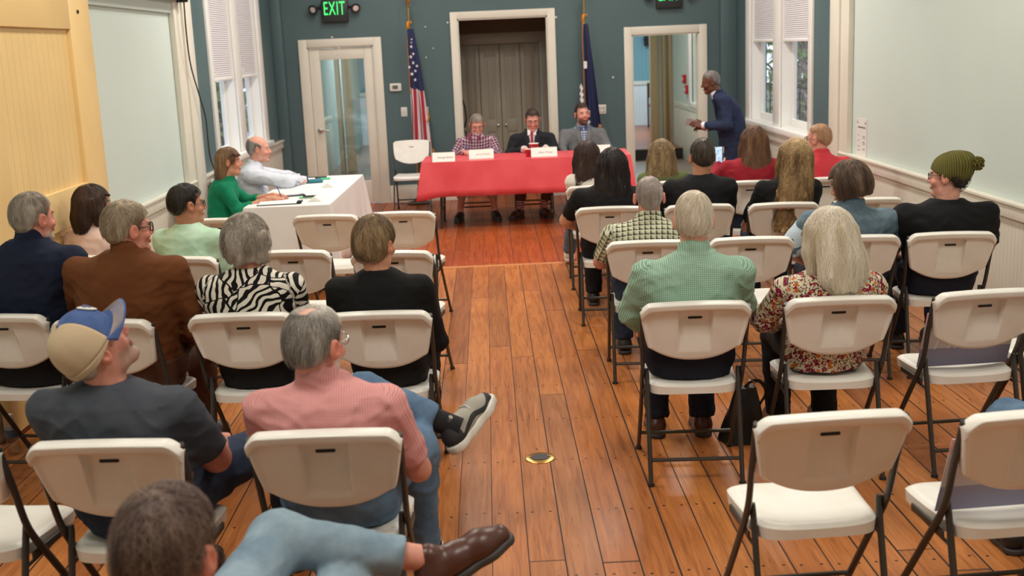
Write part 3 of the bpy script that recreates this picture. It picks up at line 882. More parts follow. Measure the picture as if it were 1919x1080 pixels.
# ------------------------------------------------------------------ tables
m_redcloth = mat('red_plastic_tablecloth', C(230, 82, 90), .38, fn=lambda g: dict(bump=(g.noise(g.scale(g.obj(), (1, 1, .5)), 9, 4, .6), .25, .01), color=g.mix(g.step(g.noise(g.obj(), 3, 3), .3, .7), C(226, 76, 86), C(236, 92, 100))))
m_whitecloth = mat('white_tablecloth', C(232, 232, 230), .7, fn=lambda g: dict(bump=(g.noise(g.obj(), 7, 4, .6), .25, .01)))
m_tabletop = mat('grey_table_top', C(190, 188, 182), .5)

def drape(x0, x1, y0, y1, z, drop, seed, corner=.05, flare=.03, nper=44):
    """cloth over a table top: a sheet with hanging sides that gather into corner folds"""
    def rr(d, t):
        # outline at hang depth d (0..1), t around the perimeter 0..4
        s = int(t) % 4; f = t - int(t)
        P = [(x0, y0), (x1, y0), (x1, y1), (x0, y1)]
        a, b = P[s], P[(s + 1) % 4]
        x = a[0] + (b[0] - a[0]) * f; y = a[1] + (b[1] - a[1]) * f
        nx, ny = [(0, -1), (1, 0), (0, 1), (-1, 0)][s]
        c = max(0, 1 - min(f, 1 - f) * (math.dist(a, b)) / .16)
        # corner normal blend
        on = [(0, -1), (1, 0), (0, 1), (-1, 0)][(s + (1 if f > .5 else -1)) % 4]
        w = .5 * c ** 1.5
        nx2, ny2 = nx * (1 - w) + on[0] * w, ny * (1 - w) + on[1] * w
        L = math.dist(a, b)
        wave = .012 * math.sin(f * L * 9 + seed + s * 2) + .008 * math.sin(f * L * 23 + seed * 3)
        out = .006 + d * (flare + corner * c ** 2 * 1.6 + wave * min(1, d * 1.5))
        return x + nx2 * out, y + ny2 * out, c
    m = MB(); rows = []
    ds = [0, .03, .1, .22, .36, .5, .65, .8, 1.0]
    N = 4 * nper
    vs = []
    for d in ds:
        for k in range(N):
            x, y, c = rr(d, 4 * k / N)
            zz = z - (0 if d == 0 else .004) - drop * d * (1 + .10 * c * (1 if d > .3 else 0))
            vs.append((x, y, zz))
    fs = [(i * N + k, i * N + (k + 1) % N, (i + 1) * N + (k + 1) % N, (i + 1) * N + k) for i in range(len(ds) - 1) for k in range(N)]
    top = len(vs)
    fs.append(tuple(range(N))[::-1])
    m.add(vs, fs)
    return m

def cloth_obj(name, mbx, mtl, label, cat, M=None):
    o = mbx.build(name, mtl, None, smooth=True)
    so = o.modifiers.new('thickness', 'SOLIDIFY'); so.thickness = .003; so.offset = 1
    if M is not None: o.matrix_world = M
    return tag(o, label, cat)

def folding_table(name, loc, rz, L, D, h, label, legx=.0):
    t = empty(name, loc, rz, label, 'table')
    MB().rbox((-L / 2, -D / 2, h - .045), (L / 2, D / 2, h), .012, 3).build('tabletop', m_tabletop, t, smooth=True)
    for s in (-1, 1):
        for q in (-1, 1):
            MB().tube([(s * (L / 2 - .2), q * (D / 2 - .12), h - .04), (s * (L / 2 - .17), q * (D / 2 - .10), 0)], .015, 8).build('leg', m_tube, t, smooth=True)
        MB().tube([(s * (L / 2 - .18), -D / 2 + .11, .2), (s * (L / 2 - .18), D / 2 - .11, .2)], .011, 8).build('stretcher', m_tube, t, smooth=True)
    return t
folding_table('folding_table', (.39, 12.93, 0), math.radians(-1.5), 2.24, .74, .735, 'folding table under the red tablecloth', 0)
cloth_obj('tablecloth', drape(-1.12, 1.13, -.375, .375, .741, .37, 1.3, .06, .03, 56), m_redcloth, 'red plastic tablecloth hanging over the front table', 'tablecloth',
          Matrix.Translation((.39, 12.93, 0)) @ Matrix.Rotation(math.radians(-1.5), 4, 'Z'))
WT = Matrix.Translation((-1.645, 10.52, 0)) @ Matrix.Rotation(math.radians(-1.0), 4, 'Z')
folding_table('folding_table', (-1.645, 10.52, 0), math.radians(89.0), 2.2, .66, .735, 'folding table under the white tablecloth by the wall')
cloth_obj('tablecloth', drape(-.345, .345, -1.13, 1.13, .741, .52, .4, .09, .035, 56), m_whitecloth, 'white tablecloth hanging over the side table', 'tablecloth', WT)
TZ = .7445
m_card = mat('white_card', C(240, 238, 230), .6)
m_penink = mat('handwriting_grey', C(128, 122, 120), .7)
def name_card(x, y, w, deg, txt, label, z=TZ, h=.098, blank=False):
    e = empty('name_card', (x, y, z), math.radians(deg), label, 'name card')
    t = .0012
    a = [(-.045, 0), (0, h), (.045, 0), (.045 - t * 2, 0), (0, h - t * 3), (-.045 + t * 2, 0)] if h > .06 else [(-.06, 0), (0, h), (.06, 0)]
    MB().prism(a, 'x', -w / 2, w / 2).build('folded_card', m_card, e)
    if txt:
        ang = math.atan2(h, .045)
        text_obj('handwriting', txt, h * .29, m_penink, e, Matrix.Translation((w * .06, -.0245, h * .47)) @ Matrix.Rotation(ang, 4, 'X'), .0004, shear=.25)
    return e
name_card(-.50, 12.62, .245, -1, 'George Bishop', 'white folded name card at the left end of the red table, before an empty place')
name_card(-.095, 12.80, .27, 2, 'Jimmy Powell', 'white folded name card in front of the bearded man in the checked shirt')
name_card(.59, 12.72, .285, 1, 'Shane Morgan', 'white folded name card beside the red cup')
name_card(1.18, 12.72, .27, -1, '', 'white folded name card half hidden behind the black-haired woman')
m_cup = mat('red_cup_plastic', C(176, 16, 30), .3, coat=.3)
def cup(x, y, s, label):
    e = empty('cup', (x, y, TZ), 0, label, 'cup')
    MB().lathe([(.001, .0), (.031 * s, 0), (.032 * s, .004), (.036 * s, .05 * s), (.038 * s, .052 * s), (.046 * s, .118 * s), (.043 * s, .118 * s), (.033 * s, .012), (0, .012)], n=28).build('cup_body', m_cup, e, smooth=True)
    MB().lathe([(.044 * s, .117 * s), (.048 * s, .117 * s), (.048 * s, .122 * s), (.044 * s, .122 * s)], n=28).build('rim', m_card, e, smooth=True)
cup(.485, 12.80, 1.15, 'tall red plastic cup with a white rim before the red tie')
cup(.415, 12.72, .72, 'small red cup standing just left of a name card')
# things on the white table (local frame of the table)
def on_table(o, x, y, deg=0, dz=0.0):
    p = WT @ Vector((x, y, TZ + dz)); o.location = p; o.rotation_euler = (0, 0, math.radians(deg)); return o
m_black = mat('black_glossy', C(24, 24, 26), .25)
m_paper = mat('printed_paper', C(240, 240, 240), .7)
def single(name, mbx, mtl, label, cat, x, y, deg=0, dz=0.0, sm=True, group=None):
    o = mbx.build(name, mtl, None, smooth=sm); tag(o, label, cat, group); return on_table(o, x, y, deg, dz)
e = empty('notepad', (0, 0, 0), 0, 'white legal pad on a dark clipboard under the hand of the woman in green', 'notepad'); on_table(e, -.10, -.92, 4)
MB().rbox((-.17, -.115, 0), (.19, .115, .005), .002, 1).build('clipboard', m_black, e); MB().rbox((-.16, -.11, .005), (.15, .11, .012), .002, 1).build('paper_pad', m_paper, e)
MB().rbox((.15, -.03, .005), (.185, .03, .014), .003, 1).build('clip', mat('dark_green_plastic', C(40, 66, 58), .4), e)
e = empty('mobile_phone', (0, 0, 0), 0, 'black phone lying on the white table next to the legal pad', 'phone'); on_table(e, -.05, -.44, 20)
MB().rbox((-.085, -.04, 0), (.085, .04, .009), .004, 2).build('case', m_black, e, smooth=True); MB().rbox((-.078, -.035, .008), (.078, .035, .0098), .001, 1).build('screen', mat('phone_glass', C(30, 28, 30), .08), e)
single('sticky_notes', MB().rbox((-.075, -.05, 0), (.075, .05, .012), .002, 1), mat('mint_paper', C(140, 206, 160), .7), 'pale green sticky note pad beside the black pen', 'note pad', .09, -.60, 10)
single('marker_pen', MB().tube([(-.07, 0, .008), (.06, 0, .008), (.072, 0, .008)], [.008, .008, .004], 8), m_black, 'black marker pen lying across the green sticky notes', 'pen', .13, -.68, 12, .012)
single('sticky_notes', MB().rbox((-.05, -.035, 0), (.05, .035, .014), .002, 1), mat('green_paper', C(84, 190, 140), .7), 'green sticky note pad at the far end of the white table', 'note pad', .02, .80, 10)
single('pouch', MB().rbox((-.085, -.06, 0), (.085, .06, .03), .012, 3), mat('teal_fabric', C(38, 116, 134), .7), 'teal pouch among the papers on the white table', 'pouch', -.05, .55, 14)
single('sticky_notes', MB().rbox((-.04, -.04, 0), (.04, .04, .02), .002, 1), mat('yellow_paper', C(230, 226, 140), .7), 'small yellow sticky note pad next to the teal pouch', 'note pad', -.17, .42, 8)
single('tablet', MB().rbox((-.11, -.05, 0), (.11, .05, .012), .004, 2), m_black, 'dark folio standing out at the far edge of the white table', 'tablet', -.10, .96, 4)
for k, (x, y, d, lab) in enumerate(((-.24, .86, 6, 'stack of white papers in front of the bald man'), (-.20, .30, 14, 'loose white sheet under the glasses on the white table'))):
    single('paper_sheet', MB().rbox((-.15, -.11, 0), (.15, .11, .004 + .006 * (1 - k)), .001, 1), m_paper, lab, 'paper', x, y, d)
g_ = empty('eyeglasses', (0, 0, 0), 0, 'folded pair of dark-rimmed glasses lying on the white table', 'glasses'); on_table(g_, -.18, .22, 20, .012)
gm = MB()
for s in (-1, 1): gm.tube([(s * .034 + .026 * math.cos(t * PI / 8), .0, .022 + .02 * math.sin(t * PI / 8)) for t in range(17)], .0022, 6)
gm.tube([(-.009, 0, .028), (.009, 0, .028)], .002, 6); gm.build('rims', m_black, g_, smooth=True)
for s in (-1, 1): MB().tube([(s * .062, 0, .03), (s * .066, .01, .028), (-s * .03, .018 + s * .004, .01)], .0022, 6).build('temple', m_black, g_, smooth=True)
def tent_on(x, y, deg, txt, lab):
    c = name_card(0, 0, .23, 0, txt, lab, h=.042); on_table(c, x, y, deg)
tent_on(.16, .20, 84, '2', 'low white tent card toward the far side of the white table')
tent_on(.20, -.78, 84, '2', 'low white tent card toward the near corner of the white table')
# ------------------------------------------------------------------ flags on floor stands
m_gold = mat('gold_fringe', C(226, 150, 40), .6, fn=lambda g: dict(color=g.mix(g.step((g.xyz(g.obj())[0] * 140.0).sin(), -.4, .4), C(238, 166, 52), C(176, 104, 24)), bump=((g.xyz(g.obj())[0] * 140.0).sin(), .5, .004)))
def us_fn(g):
    u, v, w = g.xyz(g.attr('pat'))
    s = ((u * 1.0) / .088 + .12).fract().lt(.5)
    strip = g.mix(s, C(216, 210, 212), C(168, 26, 48))
    k = v.gt(.545)
    return dict(color=g.mix(k, strip, C(36, 44, 86)))
m_usflag = mat('striped_flag_cloth', C(150, 22, 44), .7, fn=us_fn)
m_navyflag = mat('navy_flag_cloth', C(30, 34, 74), .65)
m_white = mat('white_cloth', C(226, 226, 228), .7)
def flag_mesh(H, wtop, wbot, folds, seed, slant, lean):
    """cloth hanging in folds from a pole; returns builder and (u, v) per vertex"""
    nu, nv = 70, 40
    vs, uv = [], []
    for j in range(nv + 1):
        v = j / nv                      # 0 top .. 1 bottom
        w = wtop + (wbot - wtop) * v ** .8
        for i in range(nu + 1):
            u = i / nu
            a = u * folds * 2 * PI + seed
            x = -w * .35 + w * u + .012 * math.sin(a * .5 + v * 2)
            y = -.012 - (.006 + .034 * v ** .7) * (math.sin(a) * .5 + .5) - .015 * math.sin(u * PI)
            z = -H * v - slant * (u - .3) * v + .03 * math.sin(a + 1) * v * .4
            vs.append((x + lean * v, y, z)); uv.append((u * .36 + v * .10, 1 - v, 0))
    m = MB()
    n1 = nu + 1
    m.add(vs, [(j * n1 + i, j * n1 + i + 1, (j + 1) * n1 + i + 1, (j + 1) * n1 + i) for j in range(nv) for i in range(nu)])
    return m, uv
def pat_attr(me, uv):
    at = me.attributes.new('pat', 'FLOAT_VECTOR', 'POINT')
    at.data.foreach_set('vector', np.asarray(uv, dtype=np.float32).ravel())
def flag(x, y, label, us):
    e = empty('flag', (x, y, 0), 0, label, 'flag')
    MB().lathe([(.0, 0), (.155, 0), (.155, .015), (.13, .03), (.06, .045), (.035, .07), (.02, .14), (.016, .2)], n=28).build('base', m_brass if not us else mat('aged_brass', C(92, 74, 52), .4, .8), e, smooth=True)
    MB().tube([(0, 0, .1), (0, 0, 2.50)], .0125, 10).build('pole', m_brass, e, smooth=True)
    f = MB(); f.lathe([(.013, 2.46), (.026, 2.475), (.013, 2.49), (.022, 2.52), (.028, 2.535), (.008, 2.55)], n=14)
    for s in (-1, 1): f.add([(0, -.006, 2.55), (s * .10, 0, 2.62), (s * .055, 0, 2.56), (0, .006, 2.53), (s * .03, -.01, 2.6)], [(0, 1, 2), (0, 4, 1), (4, 3, 1), (1, 3, 2), (0, 2, 3)])
    f.build('eagle_finial', m_brass, e, smooth=True)
    if us:
        mb_, uv = flag_mesh(1.62, .075, .26, 4, .6, .12, .045)
        o = mb_.build('flag_cloth', m_usflag, e, smooth=True, loc=(0.0, -.012, 2.20)); pat_attr(o.data, uv)
        vs = o.data.vertices
        starm = MB()
        def star(cx, cz, r, rot):
            # nearest cloth vertex gives the depth
            best = min(vs, key=lambda q: (q.co.x - cx) ** 2 + (q.co.z - cz) ** 2)
            yy = best.co.y - .006
            pts = [(cx + (r if k % 2 == 0 else r * .42) * math.sin(k * PI / 5 + rot), cz + (r if k % 2 == 0 else r * .42) * math.cos(k * PI / 5 + rot)) for k in range(10)]
            starm.prism(pts, 'y', yy - .001, yy + .003)
        for cx, cz, r in ((.015, -.22, .024), (.00, -.345, .027), (.036, -.31, .02), (.032, -.42, .026), (-.022, -.47, .023), (.072, -.46, .02), (.05, -.52, .02), (.005, -.555, .026), (.045, -.63, .026), (.025, -.13, .014), (.02, -.17, .012)):
            star(cx, cz, r, .1)
        starm.build('stars', m_white, o, smooth=False)
        fr = MB(); fr.tube([(.165, -.03, -1.02), (.188, -.035, -1.1), (.155, -.04, -1.16)], [.004, .014, .008], 6); fr.tube([(.215, -.03, -1.50), (.232, -.03, -1.58), (.205, -.035, -1.66)], [.005, .015, .01], 6); fr.tube([(-.045, -.03, -1.62), (.02, -.05, -1.66)], .016, 6)
        fr.build('gold_fringe', m_gold, o, smooth=True)
    else:
        mb_, uv = flag_mesh(1.42, .06, .21, 3, .4, -.16, .05)
        o = mb_.build('flag_cloth', m_navyflag, e, smooth=True, loc=(0.0, -.012, 2.17)); pat_attr(o.data, uv)
        fr = MB(); fr.tube([(.055, -.03, -1.40), (.12, -.035, -1.33), (.165, -.03, -1.26)], [.022, .024, .02], 8); fr.tube([(-.055, -.03, -1.42), (.0, -.05, -1.42)], .018, 6)
        fr.build('gold_fringe', m_gold, o, smooth=True)
        pm = MB()   # folded white palm emblem, cut by the folds
        for k, (z0, w) in enumerate(((-.78, .012), (-.86, .02), (-.93, .022), (-1.0, .03), (-1.07, .036), (-1.13, .03), (-1.2, .034), (-1.27, .03), (-1.34, .036))):
            pm.add([(-.075 + .004 * k - w, -.05, z0), (-.07, -.062, z0 + .05), (-.05 + w * .6, -.055, z0 - .01), (-.06, -.056, z0 - .055)], [(0, 1, 2, 3)])
            if k > 3: pm.add([(-.01 - w * .5, -.066, z0), (.0, -.07, z0 + .03), (.02 + w * .5, -.066, z0 - .015), (.0, -.066, z0 - .05)], [(0, 1, 2, 3)])
        so = pm.build('palm_emblem', m_white, o); sm_ = so.modifiers.new('thickness', 'SOLIDIFY'); sm_.thickness = .004
        MB().rbox((-.028, -.05, -.55), (.016, -.034, -.46), .004, 2).build('paper_tag', m_white, o)
    cd = MB()
    cd.tube(spline([(-.012, -.022, 2.24), (-.03, -.03, 2.0), (-.028, -.045, 1.7), (-.03, -.06, 1.4), (-.03, -.08, 1.0 if not us else 1.6)], 5), .006, 6)
    cd.tube([(-.035, -.03, 2.20), (-.01, -.03, 2.27), (.03, -.025, 2.28)], [.012, .026, .015], 8)
    cd.build('gold_cord', m_gold, e, smooth=True)
flag(-.935, 14.90, 'red, white and blue striped flag with stars, furled on a floor stand', True)
flag(1.255, 14.92, 'navy blue flag with gold fringe, furled behind the man in the grey blazer', False)
fs = empty('small_flag', (2.98, 14.75, 0), 0, 'small white pennant on a thin red and white pole behind the standing man', 'flag')
MB().lathe([(.0, 0), (.09, 0), (.09, .012), (.02, .03), (.012, .1)], n=20).build('base', m_dark, fs, smooth=True)
MB().tube([(0, 0, .05), (0, 0, .78)], .008, 8).build('pole', mat('red_white_pole', C(170, 40, 44), .5, fn=lambda g: dict(color=g.mix((g.xyz(g.obj())[2] / .08).fract().lt(.5), C(170, 40, 44), C(220, 214, 206)))), fs, smooth=True)
MB().prism([(-.03, .50), (.035, .50), (.0, .76)], 'y', -.016, -.006).build('pennant', m_trim, fs)

# ------------------------------------------------------------------ yard signs, bag, bottle, cane, umbrella, jacket
def sign_fn(g):
    o = g.obj(); x, y, z = g.xyz(o)
    band = z.gt(.235)
    low = z.lt(.10)
    c = g.mix(low, C(206, 202, 206), C(150, 148, 176))
    c = g.mix(band, c, C(222, 168, 172))
    return dict(color=c)
m_sign = mat('corrugated_sign_print', C(200, 200, 205), .45, fn=sign_fn)
m_signwhite = mat('sign_letter_white', C(226, 224, 222), .5)
def yard_sign(cx, cy, deg, ang, off, label, letters):
    e = empty('yard_sign', (cx, cy, .448), math.radians(deg), label, 'sign')
    piv = empty('board_tilt')
    M = Matrix.Translation(off) @ Matrix.Rotation(math.radians(ang), 4, 'X')
    bpy.data.objects.remove(piv)
    b = MB().rbox((-.212, -.0025, 0), (.205, .0025, .29), .001, 1).build('sign_board', m_sign, e)
    b.matrix_local = M
    if letters:
        text_obj('sign_lettering', letters, .125, m_signwhite, b, Matrix.Translation((-.015, -.0035, .135)) @ Matrix.Rotation(PI / 2, 4, 'X'), .0006, sx=1.05, shear=.2)
yard_sign(2.085, 5.09, 3, 20, (0, -.06, 0), 'lilac and white yard sign leaning on the seat of the empty chair behind the beanie', 'FINN')
yard_sign(1.56, 3.50, 4, 20, (0, -.06, 0), 'lilac and white yard sign leaning on the seat of the chair closest to the camera', '')

m_leather = mat('black_leather', C(20, 20, 21), .4, fn=lambda g: dict(bump=(g.noise(g.obj(), 40, 4), .3, .004)))
e = empty('backpack', (1.165, 5.42, 0), math.radians(8), 'black bag with a chrome ring standing on the floor by the green-shirted man', 'bag')
e.scale = (.95, .95, .78)
bg = MB()
def bagpt(i, j):
    a = i * 2 * PI; t = j
    w = (.105 - .055 * t ** 1.6) * (1 + .08 * math.sin(a * 3 + t * 5)); d = (.085 - .05 * t ** 1.3) * (1 + .06 * math.sin(a * 2 + t * 7))
    ca, sa = math.cos(a), math.sin(a)
    return (math.copysign(abs(ca) ** .7, ca) * w + .035 * t, math.copysign(abs(sa) ** .7, sa) * d, .004 + .34 * t)
bg.grid(bagpt, 40, 20); bg.add([bagpt(i / 40, 0) for i in range(40)], [tuple(range(40))]); bg.add([bagpt(i / 40, 1) for i in range(40)], [tuple(range(40))])
bg.build('body', m_leather, e, smooth=True, auto=False)
MB().tube([(-.02, -.082, .03), (-.015, -.075, .2), (.0, -.06, .3)], .006, 6).build('zip', m_dark, e)
MB().tube([(.055 + .022 * math.cos(t * PI / 8), 0, .36 + .022 * math.sin(t * PI / 8)) for t in range(17)], .005, 8).build('ring', m_chrome, e, smooth=True)
MB().tube(spline([(.03, 0, .34), (.055, 0, .375), (.12, .02, .36), (.15, .03, .28), (.11, .02, .2), (.095, -.02, .12), (.12, -.02, .05)], 6), .011, 8, sq=(1, .4)).build('strap', m_leather, e, smooth=True)

e = empty('water_bottle', (-2.50, 5.72, 0), 0, 'clear plastic water bottle standing on the floor under the navy polo chair', 'bottle')
m_pet = glass_mat('clear_bottle_plastic', (.86, .88, .88, 1), .14)
MB().lathe([(0, .004), (.026, 0), (.033, .01), (.033, .06), (.031, .065), (.033, .07), (.033, .13), (.03, .15), (.018, .18), (.013, .19), (.013, .2)], n=24).build('bottle_body', m_pet, e, smooth=True)
MB().lathe([(.0135, .192), (.0145, .192), (.0145, .21), (.012, .212), (0, .212)], n=18).build('cap', m_white, e, smooth=True)
MB().lathe([(.0338, .095), (.0342, .095), (.0342, .135), (.0338, .135)], n=24).build('label_band', mat('blue_label', C(70, 92, 122), .5), e, smooth=True)

e = empty('walking_cane', (0, 0, 0), 0, 'honey-coloured wooden cane with a black tip leaning by the man in plaid', 'cane')
MB().tube(spline([(.86, 7.52, .02), (1.0, 7.30, .25), (1.14, 7.09, .49), (1.17, 7.05, .53), (1.19, 7.0, .52)], 5), .011, 10).build('shaft', mat('honey_wood', C(196, 120, 40), .35), e, smooth=True)
MB().lathe([(0, 0), (.02, 0), (.019, .015), (.013, .045), (0, .045)], (.857, 7.52, 0), 14).build('rubber_tip', m_foot, e, smooth=True)

e = empty('umbrella', (-.485, 6.66, .452), 0, 'folded maroon umbrella standing on the aisle chair ahead of the black top', 'umbrella')
um = MB(); um.tube([(-.03, -.01, .014), (.0, .0, .05), (.045, .02, .105)], [.014, .024, .018], 10); um.build('canopy', mat('maroon_fabric', C(104, 48, 72), .7), e, smooth=True)
MB().tube([(.045, .02, .105), (.06, .024, .12), (.088, .03, .142)], [.011, .013, .014], 10).build('handle', mat('dark_maroon', C(50, 16, 26), .35), e, smooth=True)

e = empty('suit_jacket', (-2.27, 10.92, 0), math.radians(-80), 'grey suit jacket hung over the back of the bald man\'s chair', 'jacket')
m_jacket = mat('grey_wool', C(112, 114, 116), .85, fn=lambda g: dict(bump=(g.noise(g.obj(), 12, 4), .3, .01)))
jk = MB()
def jp(i, j):
    a = i * 2 * PI; t = j
    w = .255 + .03 * t; d = .05 + .012 * math.sin(a * 5)
    ca, sa = math.cos(a), math.sin(a)
    return (math.copysign(abs(ca) ** .6, ca) * w, -.25 + .10 * t + math.copysign(abs(sa) ** .8, sa) * d * 1.0, .875 - .42 * t - .03 * abs(ca) ** 3 * (1 - t))
jk.grid(jp, 48, 14); jk.add([jp(i / 48, 0) for i in range(48)], [tuple(range(48))])
o = jk.build('jacket_body', m_jacket, e, smooth=True, auto=False); sm_ = o.modifiers.new('thickness', 'SOLIDIFY'); sm_.thickness = .006
MB().tube([(.27, -.22, .83), (.29, -.16, .62), (.28, -.12, .42)], [.055, .05, .042], 10, sq=(.55, 1)).build('sleeve', m_jacket, e, smooth=True)
MB().tube([(-.27, -.22, .83), (-.29, -.16, .62), (-.28, -.12, .42)], [.055, .05, .042], 10, sq=(.55, 1)).build('sleeve', m_jacket, e, smooth=True)
# ------------------------------------------------------------------ people: signed-distance bodies meshed with surface nets
def vnoise(x, y, z, seed=0):
    xi, yi, zi = np.floor(x), np.floor(y), np.floor(z)
    fx, fy, fz = x - xi, y - yi, z - zi
    fx, fy, fz = (q * q * q * (q * (q * 6 - 15) + 10) for q in (fx, fy, fz))
    def h(a, b, c):
        n = np.sin(a * 127.1 + b * 311.7 + c * 74.7 + seed * 17.3) * 43758.5453
        return n - np.floor(n)
    r = 0
    for dx in (0, 1):
        for dy in (0, 1):
            for dz in (0, 1):
                r = r + h(xi + dx, yi + dy, zi + dz) * (fx if dx else 1 - fx) * (fy if dy else 1 - fy) * (fz if dz else 1 - fz)
    return r * 2 - 1

def surface_nets(F, xs, ys, zs):
    Sg = F < 0
    cnt = np.zeros(tuple(n - 1 for n in F.shape), np.int8)
    sl = lambda d, n: slice(d, n - 1 + d)
    nx, ny, nz = F.shape
    offs = [(a, b, c) for a in (0, 1) for b in (0, 1) for c in (0, 1)]
    for a, b, c in offs: cnt += Sg[sl(a, nx), sl(b, ny), sl(c, nz)]
    I = np.argwhere((cnt > 0) & (cnt < 8))
    cv = {o: F[I[:, 0] + o[0], I[:, 1] + o[1], I[:, 2] + o[2]] for o in offs}
    acc = np.zeros((len(I), 3)); num = np.zeros(len(I))
    for o in offs:
        for ax in range(3):
            if o[ax] == 0:
                q = list(o); q[ax] = 1; q = tuple(q)
                va, vb = cv[o], cv[q]
                mk = (va < 0) != (vb < 0)
                t = np.where(mk, va / np.where(va == vb, 1, va - vb), 0)
                for k in range(3): acc[:, k] += np.where(mk, o[k] + (t if k == ax else 0), 0)
                num += mk
    acc /= num[:, None]
    P = np.empty((len(I), 3))
    for k, ax in enumerate((xs, ys, zs)):
        P[:, k] = ax[I[:, k]] + acc[:, k] * (ax[I[:, k] + 1] - ax[I[:, k]])
    vid = -np.ones(cnt.shape, np.int64)
    vid[I[:, 0], I[:, 1], I[:, 2]] = np.arange(len(I))
    Q = []
    d = [(1, 0, 0), (0, 1, 0), (0, 0, 1)]
    for ax in range(3):
        o1, o2 = (ax + 1) % 3, (ax + 2) % 3
        a = Sg[tuple(slice(0, -1) if k == ax else slice(1, -1) for k in range(3))]
        b = Sg[tuple(slice(1, None) if k == ax else slice(1, -1) for k in range(3))]
        E_ = np.argwhere(a != b)
        if not len(E_): continue
        base = E_.copy()
        inside = a[E_[:, 0], E_[:, 1], E_[:, 2]]
        for k in range(3):
            if k != ax: base[:, k] += 1
        def g(u, v):
            c = base.copy(); c[:, o1] -= u; c[:, o2] -= v
            return vid[c[:, 0], c[:, 1], c[:, 2]]
        q = np.stack([g(1, 1), g(0, 1), g(0, 0), g(1, 0)], 1)
        q[~inside] = q[~inside][:, ::-1]
        Q.append(q)
    return P, np.concatenate(Q)

def mesh_np(name, P, Q, mats):
    me = bpy.data.meshes.new(name)
    n, m = len(P), len(Q)
    k = Q.shape[1]
    me.vertices.add(n); me.vertices.foreach_set('co', np.asarray(P, np.float32).ravel())
    me.loops.add(m * k); me.loops.foreach_set('vertex_index', np.asarray(Q, np.int32).ravel())
    me.polygons.add(m); me.polygons.foreach_set('loop_start', np.arange(0, m * k, k, dtype=np.int32))
    me.polygons.foreach_set('use_smooth', np.ones(m, bool))
    me.update(calc_edges=True)
    for q in (mats if isinstance(mats, (list, tuple)) else [mats]): me.materials.append(q)
    return me
def obj_np(name, P, Q, mats, parent):
    o = bpy.data.objects.new(name, mesh_np(name, P, Q, mats))
    col.objects.link(o); o.parent = parent
    return o

def axis(lo, hi, h, fine=()):
    a = [lo]
    while a[-1] < hi:
        st = h
        for l, u, f in fine:
            if l - h < a[-1] < u: st = min(st, f)
        a.append(a[-1] + st)
    return np.array(a)

def smin(a, b, k):
    h = np.maximum(k - np.abs(a - b), 0) / k
    return np.minimum(a, b) - h * h * k * .25

